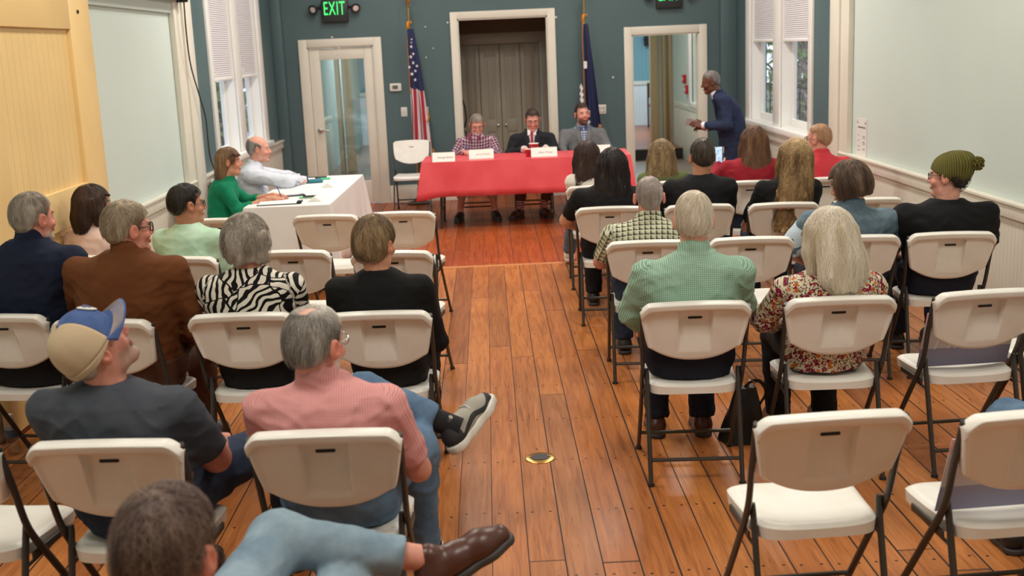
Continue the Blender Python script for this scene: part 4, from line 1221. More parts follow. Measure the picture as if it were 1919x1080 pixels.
class Field:
    def __init__(s): s.p = []
    def rc(s, a, b, ra, rb, k=.02, sq=None, cut=False):
        a, b = np.array(a, float), np.array(b, float)
        lo = np.minimum(a, b) - max(ra, rb) * 1.3; hi = np.maximum(a, b) + max(ra, rb) * 1.3
        ab = b - a; L2 = max(ab @ ab, 1e-9)
        def f(x, y, z):
            px, py, pz = x - a[0], y - a[1], z - a[2]
            t = np.clip((px * ab[0] + py * ab[1] + pz * ab[2]) / L2, 0, 1)
            dx, dy, dz = px - t * ab[0], py - t * ab[1], pz - t * ab[2]
            if sq: dx, dy, dz = dx / sq[0], dy / sq[1], dz / sq[2]
            d = np.sqrt(dx * dx + dy * dy + dz * dz) - (ra + (rb - ra) * t)
            return d * (min(sq) if sq else 1)
        s.p.append((f, lo, hi, k, cut)); return s
    def chain(s, pts, rs, k=.02, **kw):
        for i in range(len(pts) - 1): s.rc(pts[i], pts[i + 1], rs[i], rs[i + 1], k, **kw)
        return s
    def ell(s, c, r, R=None, k=.02, cut=False):
        c, r = np.array(c, float), np.array(r, float)
        e = max(r) if R is not None else r
        lo, hi = c - e, c + e
        def f(x, y, z):
            x, y, z = x - c[0], y - c[1], z - c[2]
            if R is not None:
                x, y, z = (R[0][0] * x + R[1][0] * y + R[2][0] * z, R[0][1] * x + R[1][1] * y + R[2][1] * z, R[0][2] * x + R[1][2] * y + R[2][2] * z)
            k0 = np.sqrt((x / r[0]) ** 2 + (y / r[1]) ** 2 + (z / r[2]) ** 2)
            k1 = np.sqrt((x / r[0] ** 2) ** 2 + (y / r[1] ** 2) ** 2 + (z / r[2] ** 2) ** 2)
            return k0 * (k0 - 1) / np.maximum(k1, 1e-6)
        s.p.append((f, lo, hi, k, cut)); return s
    def loft(s, rows, k=.03, n=2.3, cut=False):
        rows = np.array(rows, float); rows = rows[np.argsort(rows[:, 0])]           # z, cx, cy, a, b
        z0, z1 = rows[0, 0], rows[-1, 0]
        A, B = rows[:, 3].max(), rows[:, 4].max()
        lo = np.array([(rows[:, 1] - A).min(), (rows[:, 2] - B).min(), z0]); hi = np.array([(rows[:, 1] + A).max(), (rows[:, 2] + B).max(), z1])
        def f(x, y, z):
            zz = np.clip(z, z0, z1)
            cx, cy, a, b = (np.interp(zz, rows[:, 0], rows[:, i]) for i in (1, 2, 3, 4))
            q = (np.abs((x - cx) / a) ** n + np.abs((y - cy) / b) ** n) ** (1 / n)
            d = (q - 1) * np.minimum(a, b)
            return np.maximum(d, np.maximum(z0 - z, z - z1))
        s.p.append((f, lo, hi, k, cut)); return s
    def fn(s, f, lo, hi, k=.01, cut=False):
        s.p.append((f, np.array(lo, float), np.array(hi, float), k, cut)); return s
    def bounds(s, pad):
        lo = np.min([p[1] for p in s.p if not p[4]], 0) - pad; hi = np.max([p[2] for p in s.p if not p[4]], 0) + pad
        return lo, hi
    def evaluate(s, xs, ys, zs, disp=None):
        F = np.full((len(xs), len(ys), len(zs)), 1.0)
        for f, lo, hi, k, cut in s.p:
            m = .05 + k
            sl = tuple(slice(max(0, np.searchsorted(a, lo[i] - m) - 1), np.searchsorted(a, hi[i] + m) + 1) for i, a in enumerate((xs, ys, zs)))
            X, Y, Z = xs[sl[0]][:, None, None], ys[sl[1]][None, :, None], zs[sl[2]][None, None, :]
            if X.size * Y.size * Z.size == 0: continue
            d = f(X, Y, Z)
            d = np.broadcast_to(d, F[sl].shape)
            F[sl] = -smin(-F[sl], d, k) if cut else smin(F[sl], d, k)
        if disp is not None:
            I = np.argwhere(np.abs(F) < .035)
            x, y, z = xs[I[:, 0]], ys[I[:, 1]], zs[I[:, 2]]
            F[I[:, 0], I[:, 1], I[:, 2]] += disp(x, y, z)
        return F
    def at(s, P):
        F = np.full(len(P), 1.0)
        for f, lo, hi, k, cut in s.p:
            d = f(P[:, 0], P[:, 1], P[:, 2]); F = -smin(-F, d, k) if cut else smin(F, d, k)
        return F
    def mesh(s, h, fine=((), (), ()), disp=None, pad=.03):
        lo, hi = s.bounds(pad)
        ax = [axis(lo[i], hi[i], h, fine[i]) for i in range(3)]
        return surface_nets(s.evaluate(*ax, disp=disp), *ax)

def rotm(yaw, pitch, roll):
    """head rotation in degrees: yaw + turns to the left (ccw), pitch + nods down, roll + tilts to own right"""
    return np.array(Matrix.Rotation(math.radians(yaw), 3, 'Z') @ Matrix.Rotation(math.radians(-pitch), 3, 'X') @ Matrix.Rotation(math.radians(roll), 3, 'Y'))

# ---- materials for people
def skin_mat(name):
    return mat(name, (1, 1, 1, 1), .5, spec=.35, sss=.06, fn=lambda g: dict(color=g.mix(1.0, g.attr('Col', 'Color'), g.ramp(g.noise(g.obj(), 38, 4), [(.3, (.9, .88, .88, 1)), (.7, (1.06, 1.05, 1.05, 1))]), 'MULTIPLY'), bump=(g.noise(g.obj(), 260, 2), .1, .001)))
m_skin = skin_mat('skin')
def hair_mat(name):
    return mat(name, (1, 1, 1, 1), .5, spec=.35, fn=lambda g: dict(color=g.attr('Col', 'Color')))
m_hair = hair_mat('hair_strands')
def cloth_mat(name, c, rough=.85, var=.06, weave=.3, c2=None, sheen=.0):
    def fn(g):
        o = g.obj()
        n = g.noise(o, 7, 4)
        w = g.noise(o, 500, 2)
        k = g.step(n, .25, .75, 1 - var, 1 + var)
        cc = g.mix(g.step(n, .3, .7), c, c2) if c2 else c
        return dict(color=g.mix(1.0, cc, g.vec(k, k, k), 'MULTIPLY'), bump=(w, weave, .001))
    return mat(name, c, rough, spec=.25, fn=fn, sheen=sheen)
def denim_mat(name, c, c2):
    def fn(g):
        o = g.obj(); n = g.noise(o, 6, 5, .65); w = g.noise(g.scale(o, (1, 1, .3)), 420, 2)
        return dict(color=g.ramp(n, [(.3, c), (.68, c2)]), bump=(w, .4, .001))
    return mat(name, c, .85, spec=.2, fn=fn)
def check_mat(name, period, base, line, both, dutyx=.5, dutyy=None, line2=None, mid=None):
    """woven check from the garment's own u, v coordinates"""
    def fn(g):
        u, v, w = g.xyz(g.attr('pat'))
        a = (u / period).fract().lt(dutyx); b = (v / period).fract().lt(dutyy or dutyx)
        c = g.mix(a.max(b), base, line)
        c = g.mix(a.min(b), c, both)
        if line2:
            a2 = ((u / period + .5).fract() - .5).abs().lt(.10); b2 = ((v / period + .5).fract() - .5).abs().lt(.10)
            c = g.mix(a2.max(b2) * .7, c, line2)
        n = g.noise(g.obj(), 7, 4); k = g.step(n, .25, .75, .93, 1.06)
        return dict(color=g.mix(1.0, c, g.vec(k, k, k), 'MULTIPLY'), bump=(g.noise(g.obj(), 500, 2), .2, .001))
    return mat(name, base, .85, spec=.2, fn=fn)
def zebra_fn(g):
    p = g.attr('pat')
    q = g.scale(p, (1, 1, 0))
    u, v, w = g.xyz(q)
    n = g.noise(q, 7, 2)
    wq = g.vec(u + (n - .5) * .08, v + (g.noise(g.vec(v, u, 3.0), 6, 2) - .5) * .08, 0.0)
    cell = V(g, g.n('ShaderNodeTexVoronoi').outputs['Color'])
    nd = cell.s.node; g.put(nd.inputs['Vector'], wq); nd.inputs['Scale'].default_value = 5.5
    r = V(g, g.n('ShaderNodeSeparateColor').outputs[0]); g.put(r.s.node.inputs[0], cell)
    ang = r * 6.283
    ph = (u * ang.sin() + v * (ang + 1.5708).sin()) * 190.0 + n * 22.0
    edge = g.voro(wq, 5.5, 'DISTANCE_TO_EDGE').lt(.012)
    s = ph.sin().gt(-.12) * (1.0 - edge)
    return dict(color=g.mix(s, C(18, 17, 18), C(226, 220, 206)), bump=(g.noise(g.obj(), 400, 2), .2, .001))
m_zebra = mat('zebra_print', C(20, 20, 20), .8, spec=.2, fn=zebra_fn)
def floral_fn(g):
    p = g.scale(g.attr('pat'), (1, 1, 0))
    nz = g.noise(p, 20, 2)
    c = C(216, 200, 176)
    def dots(sc, thr, cl, off, c):
        q = g.vec(g.xyz(p)[0] + off, g.xyz(p)[1] + off * 1.7, off)
        d = g.voro(q, sc * 1.2) + (g.noise(q, 60, 2) - .5) * .25
        return g.mix(d.lt(thr), c, cl)
    c = dots(70, .36, C(92, 98, 60), .9, c); c = dots(85, .34, C(70, 40, 40), .5, c)
    c = dots(30, .36, C(122, 24, 52), .1, c); c = dots(30, .13, C(206, 120, 50), .1, c)
    c = dots(22, .28, C(196, 110, 46), .37, c); c = dots(22, .10, C(120, 40, 30), .37, c)
    c = dots(27, .29, C(130, 26, 60), .63, c); c = dots(60, .22, C(232, 220, 200), .77, c)
    return dict(color=c, bump=(g.noise(g.obj(), 400, 2), .2, .001))
m_floral = mat('floral_print', C(210, 190, 170), .85, spec=.2, fn=floral_fn)

SK = dict(fair=C(222, 170, 148), pink=C(222, 164, 144), tan=C(196, 142, 112), warm=C(208, 150, 122), dark=C(104, 66, 48), red=C(212, 148, 128))

# ---- head
def head_prims(Fd, T, hs, nose=1.0, jaw=1.0, k0=.012):
    R = T[0] ; hc = T[1]
    def W(p): return R @ (np.array(p, float) * hs) + hc
    E_ = lambda c, r, k=k0, cut=False: Fd.ell(W(c), np.array(r) * hs, R, k, cut)
    E_((0, -.012, .036), (.074, .094, .084), .02)
    E_((0, .022, -.02), (.064 * jaw, .070, .088), .02)
    Fd.rc(W((-.036 * jaw, .02, -.078)), W((0, .066, -.098)), .024 * hs, .021 * hs, .02)
    Fd.rc(W((.036 * jaw, .02, -.078)), W((0, .066, -.098)), .024 * hs, .021 * hs, .02)
    for s in (-1, 1): E_((s * .040, .062, -.032), (.022, .022, .018), .015)
    Fd.rc(W((-.036, .078, .026)), W((.036, .078, .026)), .010 * hs, .010 * hs, .014)
    for s in (-1, 1): E_((s * .031, .098, .006), (.018, .016, .011), .008, True)
    for s in (-1, 1): E_((s * .031, .074, .005), (.0125, .0125, .0115), .004)
    Fd.rc(W((0, .086, .012)), W((0, .108 * (.96 + .04 * nose), -.026)), .0075 * hs, .0115 * hs * nose, .012)
    for s in (-1, 1): E_((s * .013, .096, -.030), (.008, .010, .008), .006)
    E_((0, .090, -.058), (.024, .012, .0055), .006); E_((0, .089, -.068), (.021, .012, .006), .006)
    E_((0, .084, -.098), (.016, .012, .012), .012)
    for s in (-1, 1):
        Re = R @ np.array(Euler((0, 0, s * math.radians(-22))).to_matrix())
        Fd.ell(W((s * .084, -.010, -.004)), np.array((.010, .022, .034)) * hs, Re, .008)
        Fd.ell(W((s * .094, -.004, .0)), np.array((.006, .010, .018)) * hs, Re, .004, True)
    return W

def face_colors(Pl, base, lips, brow, beard=None, grey=False, beard_amt=1.0):
    """albedo per vertex in head coordinates"""
    c = np.tile(np.array(base[:3]), (len(Pl), 1))
    x, y, z = Pl[:, 0], Pl[:, 1], Pl[:, 2]
    def blob(cx, cy, cz, rx, ry, rz, colr, a=1.0, soft=.5):
        d = np.sqrt(((np.abs(x) - cx) / rx) ** 2 + ((y - cy) / ry) ** 2 + ((z - cz) / rz) ** 2)
        t = np.clip((1 + soft - d) / soft, 0, 1)[:, None] * a
        c[:] = c * (1 - t) + np.array(colr[:3]) * t
    b = np.array(base[:3])
    blob(.042, .07, -.03, .022, .03, .02, b * np.array([1.0, .74, .70]), .6, 1.0)
    blob(0, .11, -.028, .016, .02, .014, b * np.array([1.0, .76, .72]), .6, .8)
    blob(.087, -.01, -.004, .014, .03, .036, b * np.array([1.0, .80, .76]), .8, .6)
    if beard is not None:
        cb, zt, cheeks = beard
        m = (y > -.0) & (z < zt) & (z > -.135)
        t = np.clip((zt - z) / .02, 0, 1) * np.clip((y - .0) / .03, 0, 1) * m * beard_amt
        if not cheeks: t *= np.clip((.036 - np.abs(x)) / .01, 0, 1)
        t = t[:, None]; c[:] = c * (1 - t) + np.array(cb[:3]) * t
    blob(0, .095, -.063, .021, .02, .0075, lips, .85, .35)
    blob(.031, .083, .004, .0115, .012, .0055, (.42, .38, .36), .8, .3)
    blob(.031, .088, .004, .006, .012, .005, (.03, .022, .018), 1.0, .3)
    blob(.033, .085, .024, .020, .02, .0045, brow, .8, .5)
    return c

# ---- hair
def hair_field(st, hs):
    """returns Field in head-local coordinates (already scaled)"""
    Fd = Field(); t = st.get('t', .012)
    k = st['kind']
    q = lambda *a: tuple(v * hs for v in a)
    tsd = t * (.45 if k == 'short' else 1)
    Fd.ell(q(0, -.012, .036), q(.074 + tsd, .094 + t, .084 + t), None, .02)
    Fd.ell(q(0, -.045, -.015), q(.062 + t * .6, .052 + t * .8, .070), None, .03)
    if k in ('bob', 'page'):
        w = st.get('w', .095); zb = st.get('zb', -.10)
        Fd.ell(q(0, -.025, -.005), q(w, .092 + t, .115), None, .03)
        for s in (-1, 1): Fd.ell(q(s * .062, .012, -.02), q(.034, .05, .085), None, .03)
    if k == 'long':
        L = st.get('L', .4); w0 = st.get('w0', .09); w1 = st.get('w1', .10); off = st.get('off', -.02)
        rows = []
        for i in range(9):
            f = i / 8
            z = (.04 - f * (L + .04)) * hs
            yb = (-.035 - .045 * min(1, f * 2.2) + off * f) * hs
            rows.append((z, st.get('sway', 0) * f * f * hs, yb, (w0 + (w1 - w0) * f) * hs * (1 - .45 * max(0, f - .75) / .25), (.075 - .04 * f) * hs))
        Fd.loft(rows, .03, 2.2)
        for s in (-1, 1):
            if st.get('front', 1) and (st.get('side', 0) in (0, s)):
                Fd.chain([q(s * .066, .015, .05), q(s * .082, .012, -.05), q(s * (w1 * .85), -.005, -L * .6)], [.034 * hs, .036 * hs, .02 * hs], .03)
    # cut the face opening and the lower edge
    ys = np.array(st.get('ys', [-.14, -.10, -.055, -.03, -.008, .014, .03, .06, .09, .13])) * hs
    zs = np.array(st.get('zs', HZ)) * hs
    if k in ('bob', 'page', 'long'):
        fx = st.get('face_x', .062) * hs
        fy = st.get('face_y', .03) * hs
        fz = st.get('face_z', .062) * hs
        Fd.fn(lambda x, y, z: np.maximum(np.maximum(fy - y, z - fz - 0 * x), np.abs(x) - fx * 1.6), (-.2, fy, -.3), (.2, .25, fz), .012, True)
        Fd.fn(lambda x, y, z: np.maximum(z + .085 * hs - 0 * x, .0 * hs - y - (0 if k != 'long' else .0)), (-.2, 0, -.7), (.2, .3, -.085), .012, True) if k != 'long' else None
        if k != 'long':
            zb = st.get('zb', -.10) * hs
            Fd.fn(lambda x, y, z: z - zb + 0 * x + 0 * y, (-.3, -.3, -.4), (.3, .3, zb), .01, True)
    else:
        Fd.fn(lambda x, y, z: z - np.interp(y, ys, zs) + 0 * x, (-.3, -.3, -.3), (.3, .3, .09), .008, True)
    if 'bald' in st:
        c, r = st['bald']
        Fd.ell(q(*c), q(*r), None, .012, True)
    for b in st.get('bumps', ()): Fd.ell(q(*b[0]), q(*b[1]), None, .02)
    return Fd

HZ = [-.078, -.078, -.055, -.012, .020, -.022, .034, .056, .070, .080]
def hair_disp(st, hs):
    a = st.get('amp', .003)
    wv = st.get('wave', 0)
    sc = st.get('gs', 85.0)
    def f(x, y, z):
        w = wv * np.sin(z * 55 + vnoise(x * 14, y * 14, z * 5, 3) * 3)
        if st['kind'] == 'short' and 'notaper' not in st:
            yy_ = np.array(st.get('ys', [-.14, -.10, -.055, -.03, -.008, .014, .03, .06, .09, .13])) * hs
            zz_ = np.array(st.get('zs', HZ)) * hs
            tp = (1 - np.clip((z - np.interp(y, yy_, zz_)) / (st.get('taper', .055) * hs), 0, 1)) ** 1.5 * (st.get('t', .012) + .004) * hs
        else: tp = 0
        return tp + base(x, y, z, w) + st.get('lump', .004) * vnoise(x * 26, y * 26, z * 22, 8)
    def base(x, y, z, w):
        if st.get('curly'):
            return a * vnoise(x * 60, y * 60, z * 60, 1) + a * .6 * vnoise(x * 120, y * 120, z * 120, 2)
        return a * vnoise((x + w) * sc, (y + w) * sc, z * 9, 1) + a * .5 * vnoise((x + w) * sc * 2.2, (y + w) * sc * 2.2, z * 16, 5)
    return f

def strands(Fd, P, st, hs, n, seg, seedv, near=1):
    """strand ribbons combed over the hair volume"""
    rg = np.random.default_rng(seedv)
    k = st['kind']
    zmin = st.get('root_z', .0) * hs
    cand = np.where(P[:, 2] > zmin)[0]
    if len(cand) < 10: cand = np.arange(len(P))
    p = P[rg.choice(cand, n)] + rg.normal(size=(n, 3)) * .003
    step = st.get('step', .012) * hs * (1.0 if k != 'long' else 1.0)
    L = st.get('slen', .06) * hs * rg.uniform(.6, 1.15, n)
    lift = rg.uniform(-.001, st.get('lift', .004), n)
    jit = rg.normal(size=(n, 3)) * st.get('jit', .25)
    wh = np.array(st.get('whorl', (0.01, -.055, .13))) * hs
    pts = [p]; nrm = []
    wv = st.get('wave', 0) * 60
    ph = rg.uniform(0, 6.28, n)
    stp = (L / seg)[:, None]
    def grad(q):
        e = .002; g = np.empty_like(q); f0 = Fd.at(q)
        for i in range(3):
            d = q.copy(); d[:, i] += e; g[:, i] = (Fd.at(d) - f0) / e
        return g / np.maximum(np.linalg.norm(g, axis=1), 1e-6)[:, None], f0
    for s in range(seg + 1):
        q = pts[-1]
        g, f0 = grad(q)
        q = q - g * (f0 - lift - .0035 * (s / seg) * st.get('flare', .5))[:, None]
        pts[-1] = q; nrm.append(g)
        if s == seg: break
        away = q - wh; away /= np.linalg.norm(away, axis=1)[:, None]
        gw = st.get('grav', .6)
        d = away * (1 - gw) + np.array([0, 0, -1.0]) * gw + np.array(st.get('comb', (0, 0, 0))) + jit
        if wv: d = d + np.stack([np.sin(q[:, 2] * 60 + ph) * wv * .012, np.cos(q[:, 2] * 50 + ph) * wv * .008, 0 * ph], 1) * 10
        d -= g * np.sum(d * g, 1)[:, None] * .95
        d /= np.maximum(np.linalg.norm(d, axis=1), 1e-6)[:, None]
        pts.append(q + d * stp)
    A = np.stack(pts, 1); N = np.stack(nrm, 1)             # n, seg+1, 3
    Tn = np.gradient(A, axis=1); Sd = np.cross(Tn, N); Sd /= np.maximum(np.linalg.norm(Sd, axis=2), 1e-9)[:, :, None]
    wd = st.get('sw', .0016) * (.48 if near > 1 else .62 if near else .8) * rg.uniform(.6, 1.4, n)[:, None] * np.linspace(1, .25, seg + 1)[None, :]
    wd = wd[:, :, None]
    v = np.stack([A - Sd * wd, A + N * wd * .7, A + Sd * wd], 2).reshape(-1, 3)
    idx = np.arange(n * (seg + 1) * 3).reshape(n, seg + 1, 3)
    q1 = np.stack([idx[:, :-1, 0], idx[:, :-1, 1], idx[:, 1:, 1], idx[:, 1:, 0]], -1).reshape(-1, 4)
    q2 = np.stack([idx[:, :-1, 1], idx[:, :-1, 2], idx[:, 1:, 2], idx[:, 1:, 1]], -1).reshape(-1, 4)
    tint = np.repeat(rg.random(n), (seg + 1) * 3)
    return v, np.concatenate([q1, q2]), tint

def color_attr(me, c):
    at = me.attributes.new('Col', 'FLOAT_COLOR', 'POINT')
    c4 = np.ones((len(c), 4), np.float32); c4[:, :3] = np.clip(c, 0, 1)
    at.data.foreach_set('color', c4.ravel())

def build_hair(parent, T, hs, st, near, name='hair', seedv=1):
    Fd = hair_field(st, hs)
    h = .0042 if near > 1 else (.005 if near else .006)
    P, Q = Fd.mesh(h, disp=hair_disp(st, hs), pad=.02)
    c1, c2, c3 = (np.array(c[:3]) for c in st['cols'])
    def shade(P, tint):
        x, y, z = P.T
        n = vnoise(x * 70, y * 70, z * 8, 9) * .28 + vnoise(x * 28, y * 28, z * 6, 4) * .42 + .5
        t = np.clip(.6 * n + .55 * (tint - .35) + .18, 0, 1)
        if 'grad' in st:                      # lighter or greyer with height / towards the front
            gz, gy, gc = st['grad']
            k = np.clip((P @ np.array([0, gy[0], gz[0]]) / hs - gy[1]) / gz[1], 0, 1)[:, None]
        else: k = 0; gc = c1
        c = np.where(t[:, None] < .5, c1 + (c2 - c1) * (t * 2)[:, None], c2 + (c3 - c2) * (t * 2 - 1)[:, None])
        return c * (1 - k) + np.array(gc[:3]) * k * (.75 + .5 * t[:, None])
    ns = int(st.get('n', 700) * (2.2 if near > 1 else 1.3 if near else .8))
    v, q, tint = strands(Fd, P, st, hs, ns, st.get('seg', 8), seedv, near)
    cl = np.concatenate([shade(P, np.full(len(P), .35)), shade(v, tint)])
    PP = np.concatenate([P, v]); QQ = np.concatenate([Q, q + len(P)])
    PP = PP @ T[0].T + T[1]
    o = obj_np(name, PP, QQ, m_hair, parent)
    color_attr(o.data, cl)
    return o

# ---- hands
def hand_mesh(side, curl=.5, spread=.0, thumb=.5, s=1.0):
    Fd = Field()
    tx = -side          # thumb side for a palm-down hand pointing +y (right hand: thumb to -x)
    Fd.rc((0, -.045, 0), (0, .012, 0), .026, .025, .02, (1.1, 1, .8))
    Fd.ell((0, .045, 0), (.040, .050, .0155), None, .02)
    Fd.rc((-.028, .074, .0), (.028, .078, .002), .0115, .012, .014)
    for i, (bx, by, L, r) in enumerate(((.029, .076, .070, .0088), (.0095, .083, .080, .0090), (-.010, .080, .074, .0086), (-.029, .070, .058, .0076))):
        p = np.array((bx * tx, by, 0.0)); a = 0.0
        sp = (bx * tx) * spread * 8
        for k, (f, cc) in enumerate(((.46, .55), (.30, .95), (.24, .7))):
            a += curl * cc * (1 + .1 * i)
            d = np.array((sp * math.cos(a), math.cos(a), -math.sin(a))); d /= np.linalg.norm(d)
            n = p + d * L * f
            Fd.rc(p, n, r * (1 - .07 * k), r * (1 - .07 * (k + 1)), .004); p = n
    p = np.array((tx * .026, .018, -.006)); d = np.array((tx * .75, .62, -.25 - .4 * thumb)); d /= np.linalg.norm(d)
    n = p + d * .046; Fd.rc(p, n, .016, .0115, .014)
    d = np.array((tx * (.55 - .6 * thumb), .85, -.3 - .5 * thumb)); d /= np.linalg.norm(d)
    Fd.rc(n, n + d * .032, .0108, .0095, .005); Fd.rc(n + d * .032, n + d * .056, .0095, .0072, .005)
    P, Q = Fd.mesh(.0042, pad=.012)
    return P * s, Q

def frame_from(d, up):
    d = np.array(d, float); d /= np.linalg.norm(d)
    up = np.array(up, float); x = np.cross(d, up); x /= np.linalg.norm(x); z = np.cross(x, d)
    return np.stack([x, d, z], 1)

# ---- one person
BLK, WHT = C(22, 21, 22), C(228, 226, 222)
m_trou_black = cloth_mat('black_trousers', C(26, 26, 29))
m_trou_navy = cloth_mat('navy_trousers', C(28, 32, 46))
m_jeans = denim_mat('blue_jeans', C(66, 90, 118), C(108, 136, 164))
m_jeans_light = denim_mat('light_jeans', C(104, 128, 146), C(150, 170, 182))
m_jeans_dark = denim_mat('dark_jeans', C(32, 42, 60), C(52, 64, 86))
m_shoe_black = mat('black_shoe_leather', C(28, 27, 28), .45)
m_shoe_brown = mat('brown_shoe_leather', C(78, 44, 34), .35)
m_sole = mat('shoe_sole', C(58, 54, 50), .6)
m_sole_white = mat('white_sole', C(216, 212, 202), .6)
_shoes = {}
def shoe_parts(kind):
    if kind not in _shoes:
        Fd = Field()
        Fd.chain([(0, -.045, .052), (0, .03, .056), (0, .12, .044), (0, .185, .036)], [.041, .042, .043, .033], .03)
        Fd.rc((0, -.04, .06), (0, -.03, .105 if kind != 'boot' else .2), .040, .037, .03)
        Fd.fn(lambda x, y, z: z - .016 + 0 * x + 0 * y, (-.2, -.2, -.2), (.2, .4, .016), .004, True)
        up = Fd.mesh(.0065, pad=.015)
        Fs = Field()
        Fs.chain([(0, -.05, .012), (0, .04, .012), (0, .13, .012), (0, .19, .014)], [.043, .040, .046, .036], .03)
        Fs.fn(lambda x, y, z: .024 - z + 0 * x + 0 * y, (-.2, -.2, .024), (.2, .4, .3), .003, True)
        Fs.fn(lambda x, y, z: z + 0 * x + 0 * y, (-.2, -.2, -.3), (.2, .4, 0), .003, True)
        # the cuts above keep 0 < z < .024
        sl = Fs.mesh(.0065, pad=.015)
        _shoes[kind] = (up, sl)
    return _shoes[kind]

def person(label, x, y, deg, T=.98, W=.25, belly=0.0, hy=-.005, ny=-.09, cv=.030, nx=0.0, head=(0, -.05, 1.10, 0, 0, 0), hs=1.0, skin='fair', face=None,
           arms=None, sleeve='long', shirt=None, shirt_name='shirt', hem=.565, collar=False, legs=None, trousers=None, shoes=('shoe', None, None), hair=None, near=1,
           seat=.452, standing=False, bare_legs=False, fold=1.0, extras=None, seedv=1, hands=True, sock=None, shirt_fn=None, depth=1.0, category='person', loc_z=0, sleeve_r=1.0, neck_r=1.0, arm_r=1.0):
    root = empty('person', (x, y, loc_z), math.radians(deg), label, category)
    zb = .83 if standing else seat
    A, B = W - .062, .122 * depth
    prof = [(0, .80, .98), (.12, .88, 1.04), (.40, .87, 1.0), (.66, .96, 1.02), (.78, 1.0, .96), (.865, .97, .88), (.92, .80, .74), (.96, .57, .61), (.99, .41, .54), (1.03, .34, .50)]
    def cyt(t): return hy + (ny - hy) * t - cv * 4 * t * (1 - t)
    def rows(d, z0=None, z1=None, top=1.04):
        r = []
        for t, a, b in prof:
            if t > top: continue
            bl = belly * max(0, 1 - abs(t - .25) / .45)
            z = zb + (T - zb) * t
            r.append((z, nx * t, cyt(t) + bl * 1.0, max(a * A, .06) + d + bl * .35, b * B + d + bl))
        r = np.array(r)
        zs = np.unique(np.concatenate([r[:, 0], [z0] if z0 else []]))
        out = np.stack([zs] + [np.interp(zs, r[:, 0], r[:, i]) for i in range(1, 5)], 1)
        if z0: out = out[out[:, 0] >= z0 - 1e-6]
        return out
    tsh = 1 - .094 / (T - zb)
    shz = T - .096
    sh = {s: np.array((nx * tsh + s * (W - .060), cyt(tsh) + .005, shz)) for s in (-1, 1)}
    if arms is None: arms = 'lap'
    if arms == 'lap':
        arms = {s: dict(e=(s * (W - .030), cyt(.3) + .10, shz - .275), w=(s * .10, .28, .60), d=(-s * .25, 1, -.35), up=(0, .3, 1), curl=.5) for s in (-1, 1)}
    if arms == 'fold':
        arms = {s: dict(e=(s * (W + .01), cyt(.3) + .08, shz - .27), w=(-s * .02, .22 + s * .02, shz - .27 + .03 * s), d=(-s, .15, -.05), up=(0, 1, .4), curl=.6) for s in (-1, 1)}
    if legs is None: legs = {}
    hip = {s: np.array((s * .088 * max(1, W / .26), hy + .06, seat + .088)) for s in (-1, 1)}
    if standing: hip = {s: np.array((s * .085, hy, .86)) for s in (-1, 1)}
    lg = {}
    for s in (-1, 1):
        q = dict(k=(s * .115, .46, .50), a=(s * .115, .42, .095), f=0.0)
        if standing: q = dict(k=(s * .09, hy + .02, .47), a=(s * .09, hy - .03, .09), f=0.0)
        q.update(legs.get(s, {})); lg[s] = q
    R = rotm(*head[3:6]); hc = np.array(head[:3], float); TT = (R, hc)
    h0 = (.009, .012, .014)[2 - near]
    hf = (.0040, .0045, .0052)[2 - near]
    # ---------------- body: one surface from head to feet
    Fd = Field()
    Wf = head_prims(Fd, TT, hs, **(face or {}).get('shape', {}))
    nb = np.array((nx, cyt(1.0) + .004, T - .035))
    Fd.rc(nb, Wf((0, -.022, -.055)), .057 * hs * neck_r, .053 * hs * neck_r, .03)
    Fd.loft(rows(-.022, top=.95), .02)
    for s in (-1, 1):
        a = arms[s]
        ar = arm_r
        Fd.chain([sh[s], a['e'], a['w']], [.050 * ar, .040 * ar, .0265], .02)
        Fd.chain([hip[s], lg[s]['k'], lg[s]['a']], [.076, .052, .036], .03)
        fdir = np.array((math.sin(math.radians(-lg[s]['f'])), math.cos(math.radians(-lg[s]['f'])), 0))
        if 'R' not in lg[s]: Fd.rc(lg[s]['a'], np.array(lg[s]['a']) + fdir * .12 + np.array((0, 0, -.05)), .034, .022, .02)
    hr = .15 * hs
    fine = [[(hc[i] - hr, hc[i] + hr, hf)] for i in range(3)]
    lo, hi = Fd.bounds(.03)
    ax = [axis(lo[i], hi[i], h0 + .004, fine[i]) for i in range(3)]
    P, Q = surface_nets(Fd.evaluate(*ax), *ax)
    base = SK[skin]
    cols = np.tile(np.array(base[:3]), (len(P), 1))
    Pl = (P - hc) @ R / hs
    m = np.linalg.norm(Pl, axis=1) < .16
    fc = face or {}
    cols[m] = face_colors(Pl[m], base, fc.get('lips', tuple(np.array(base[:3]) * np.array((.92, .6, .58)))), fc.get('brow', C(70, 52, 40)), fc.get('beard'))
    if 'scalp' in fc:
        t = np.clip((Pl[:, 2] - .03) / .05, 0, 1)[:, None] * m[:, None]; cols = cols * (1 - t) + np.array(fc['scalp'][:3]) * t
    V_, Q_, C_ = [P], [Q], [cols]
    off = len(P)
    if hands:
        for s in (-1, 1):
            a = arms[s]
            if a.get('nohand'): continue
            hp, hq = hand_mesh(s, a.get('curl', .5), a.get('spread', .02), a.get('thumb', .5), a.get('hs', .95) * hs)
            M3 = frame_from(a['d'], a['up'])
            hp = hp @ M3.T + np.array(a['w']); V_.append(hp); Q_.append(hq + off); C_.append(np.tile(np.array(base[:3]) * np.array((1, .94, .92)), (len(hp), 1))); off += len(hp)
    body = obj_np('body', np.concatenate(V_), np.concatenate(Q_), m_skin, root)
    color_attr(body.data, np.concatenate(C_))
    # ---------------- shirt
    hcl = (.0075, .009, .0105)[2 - near]
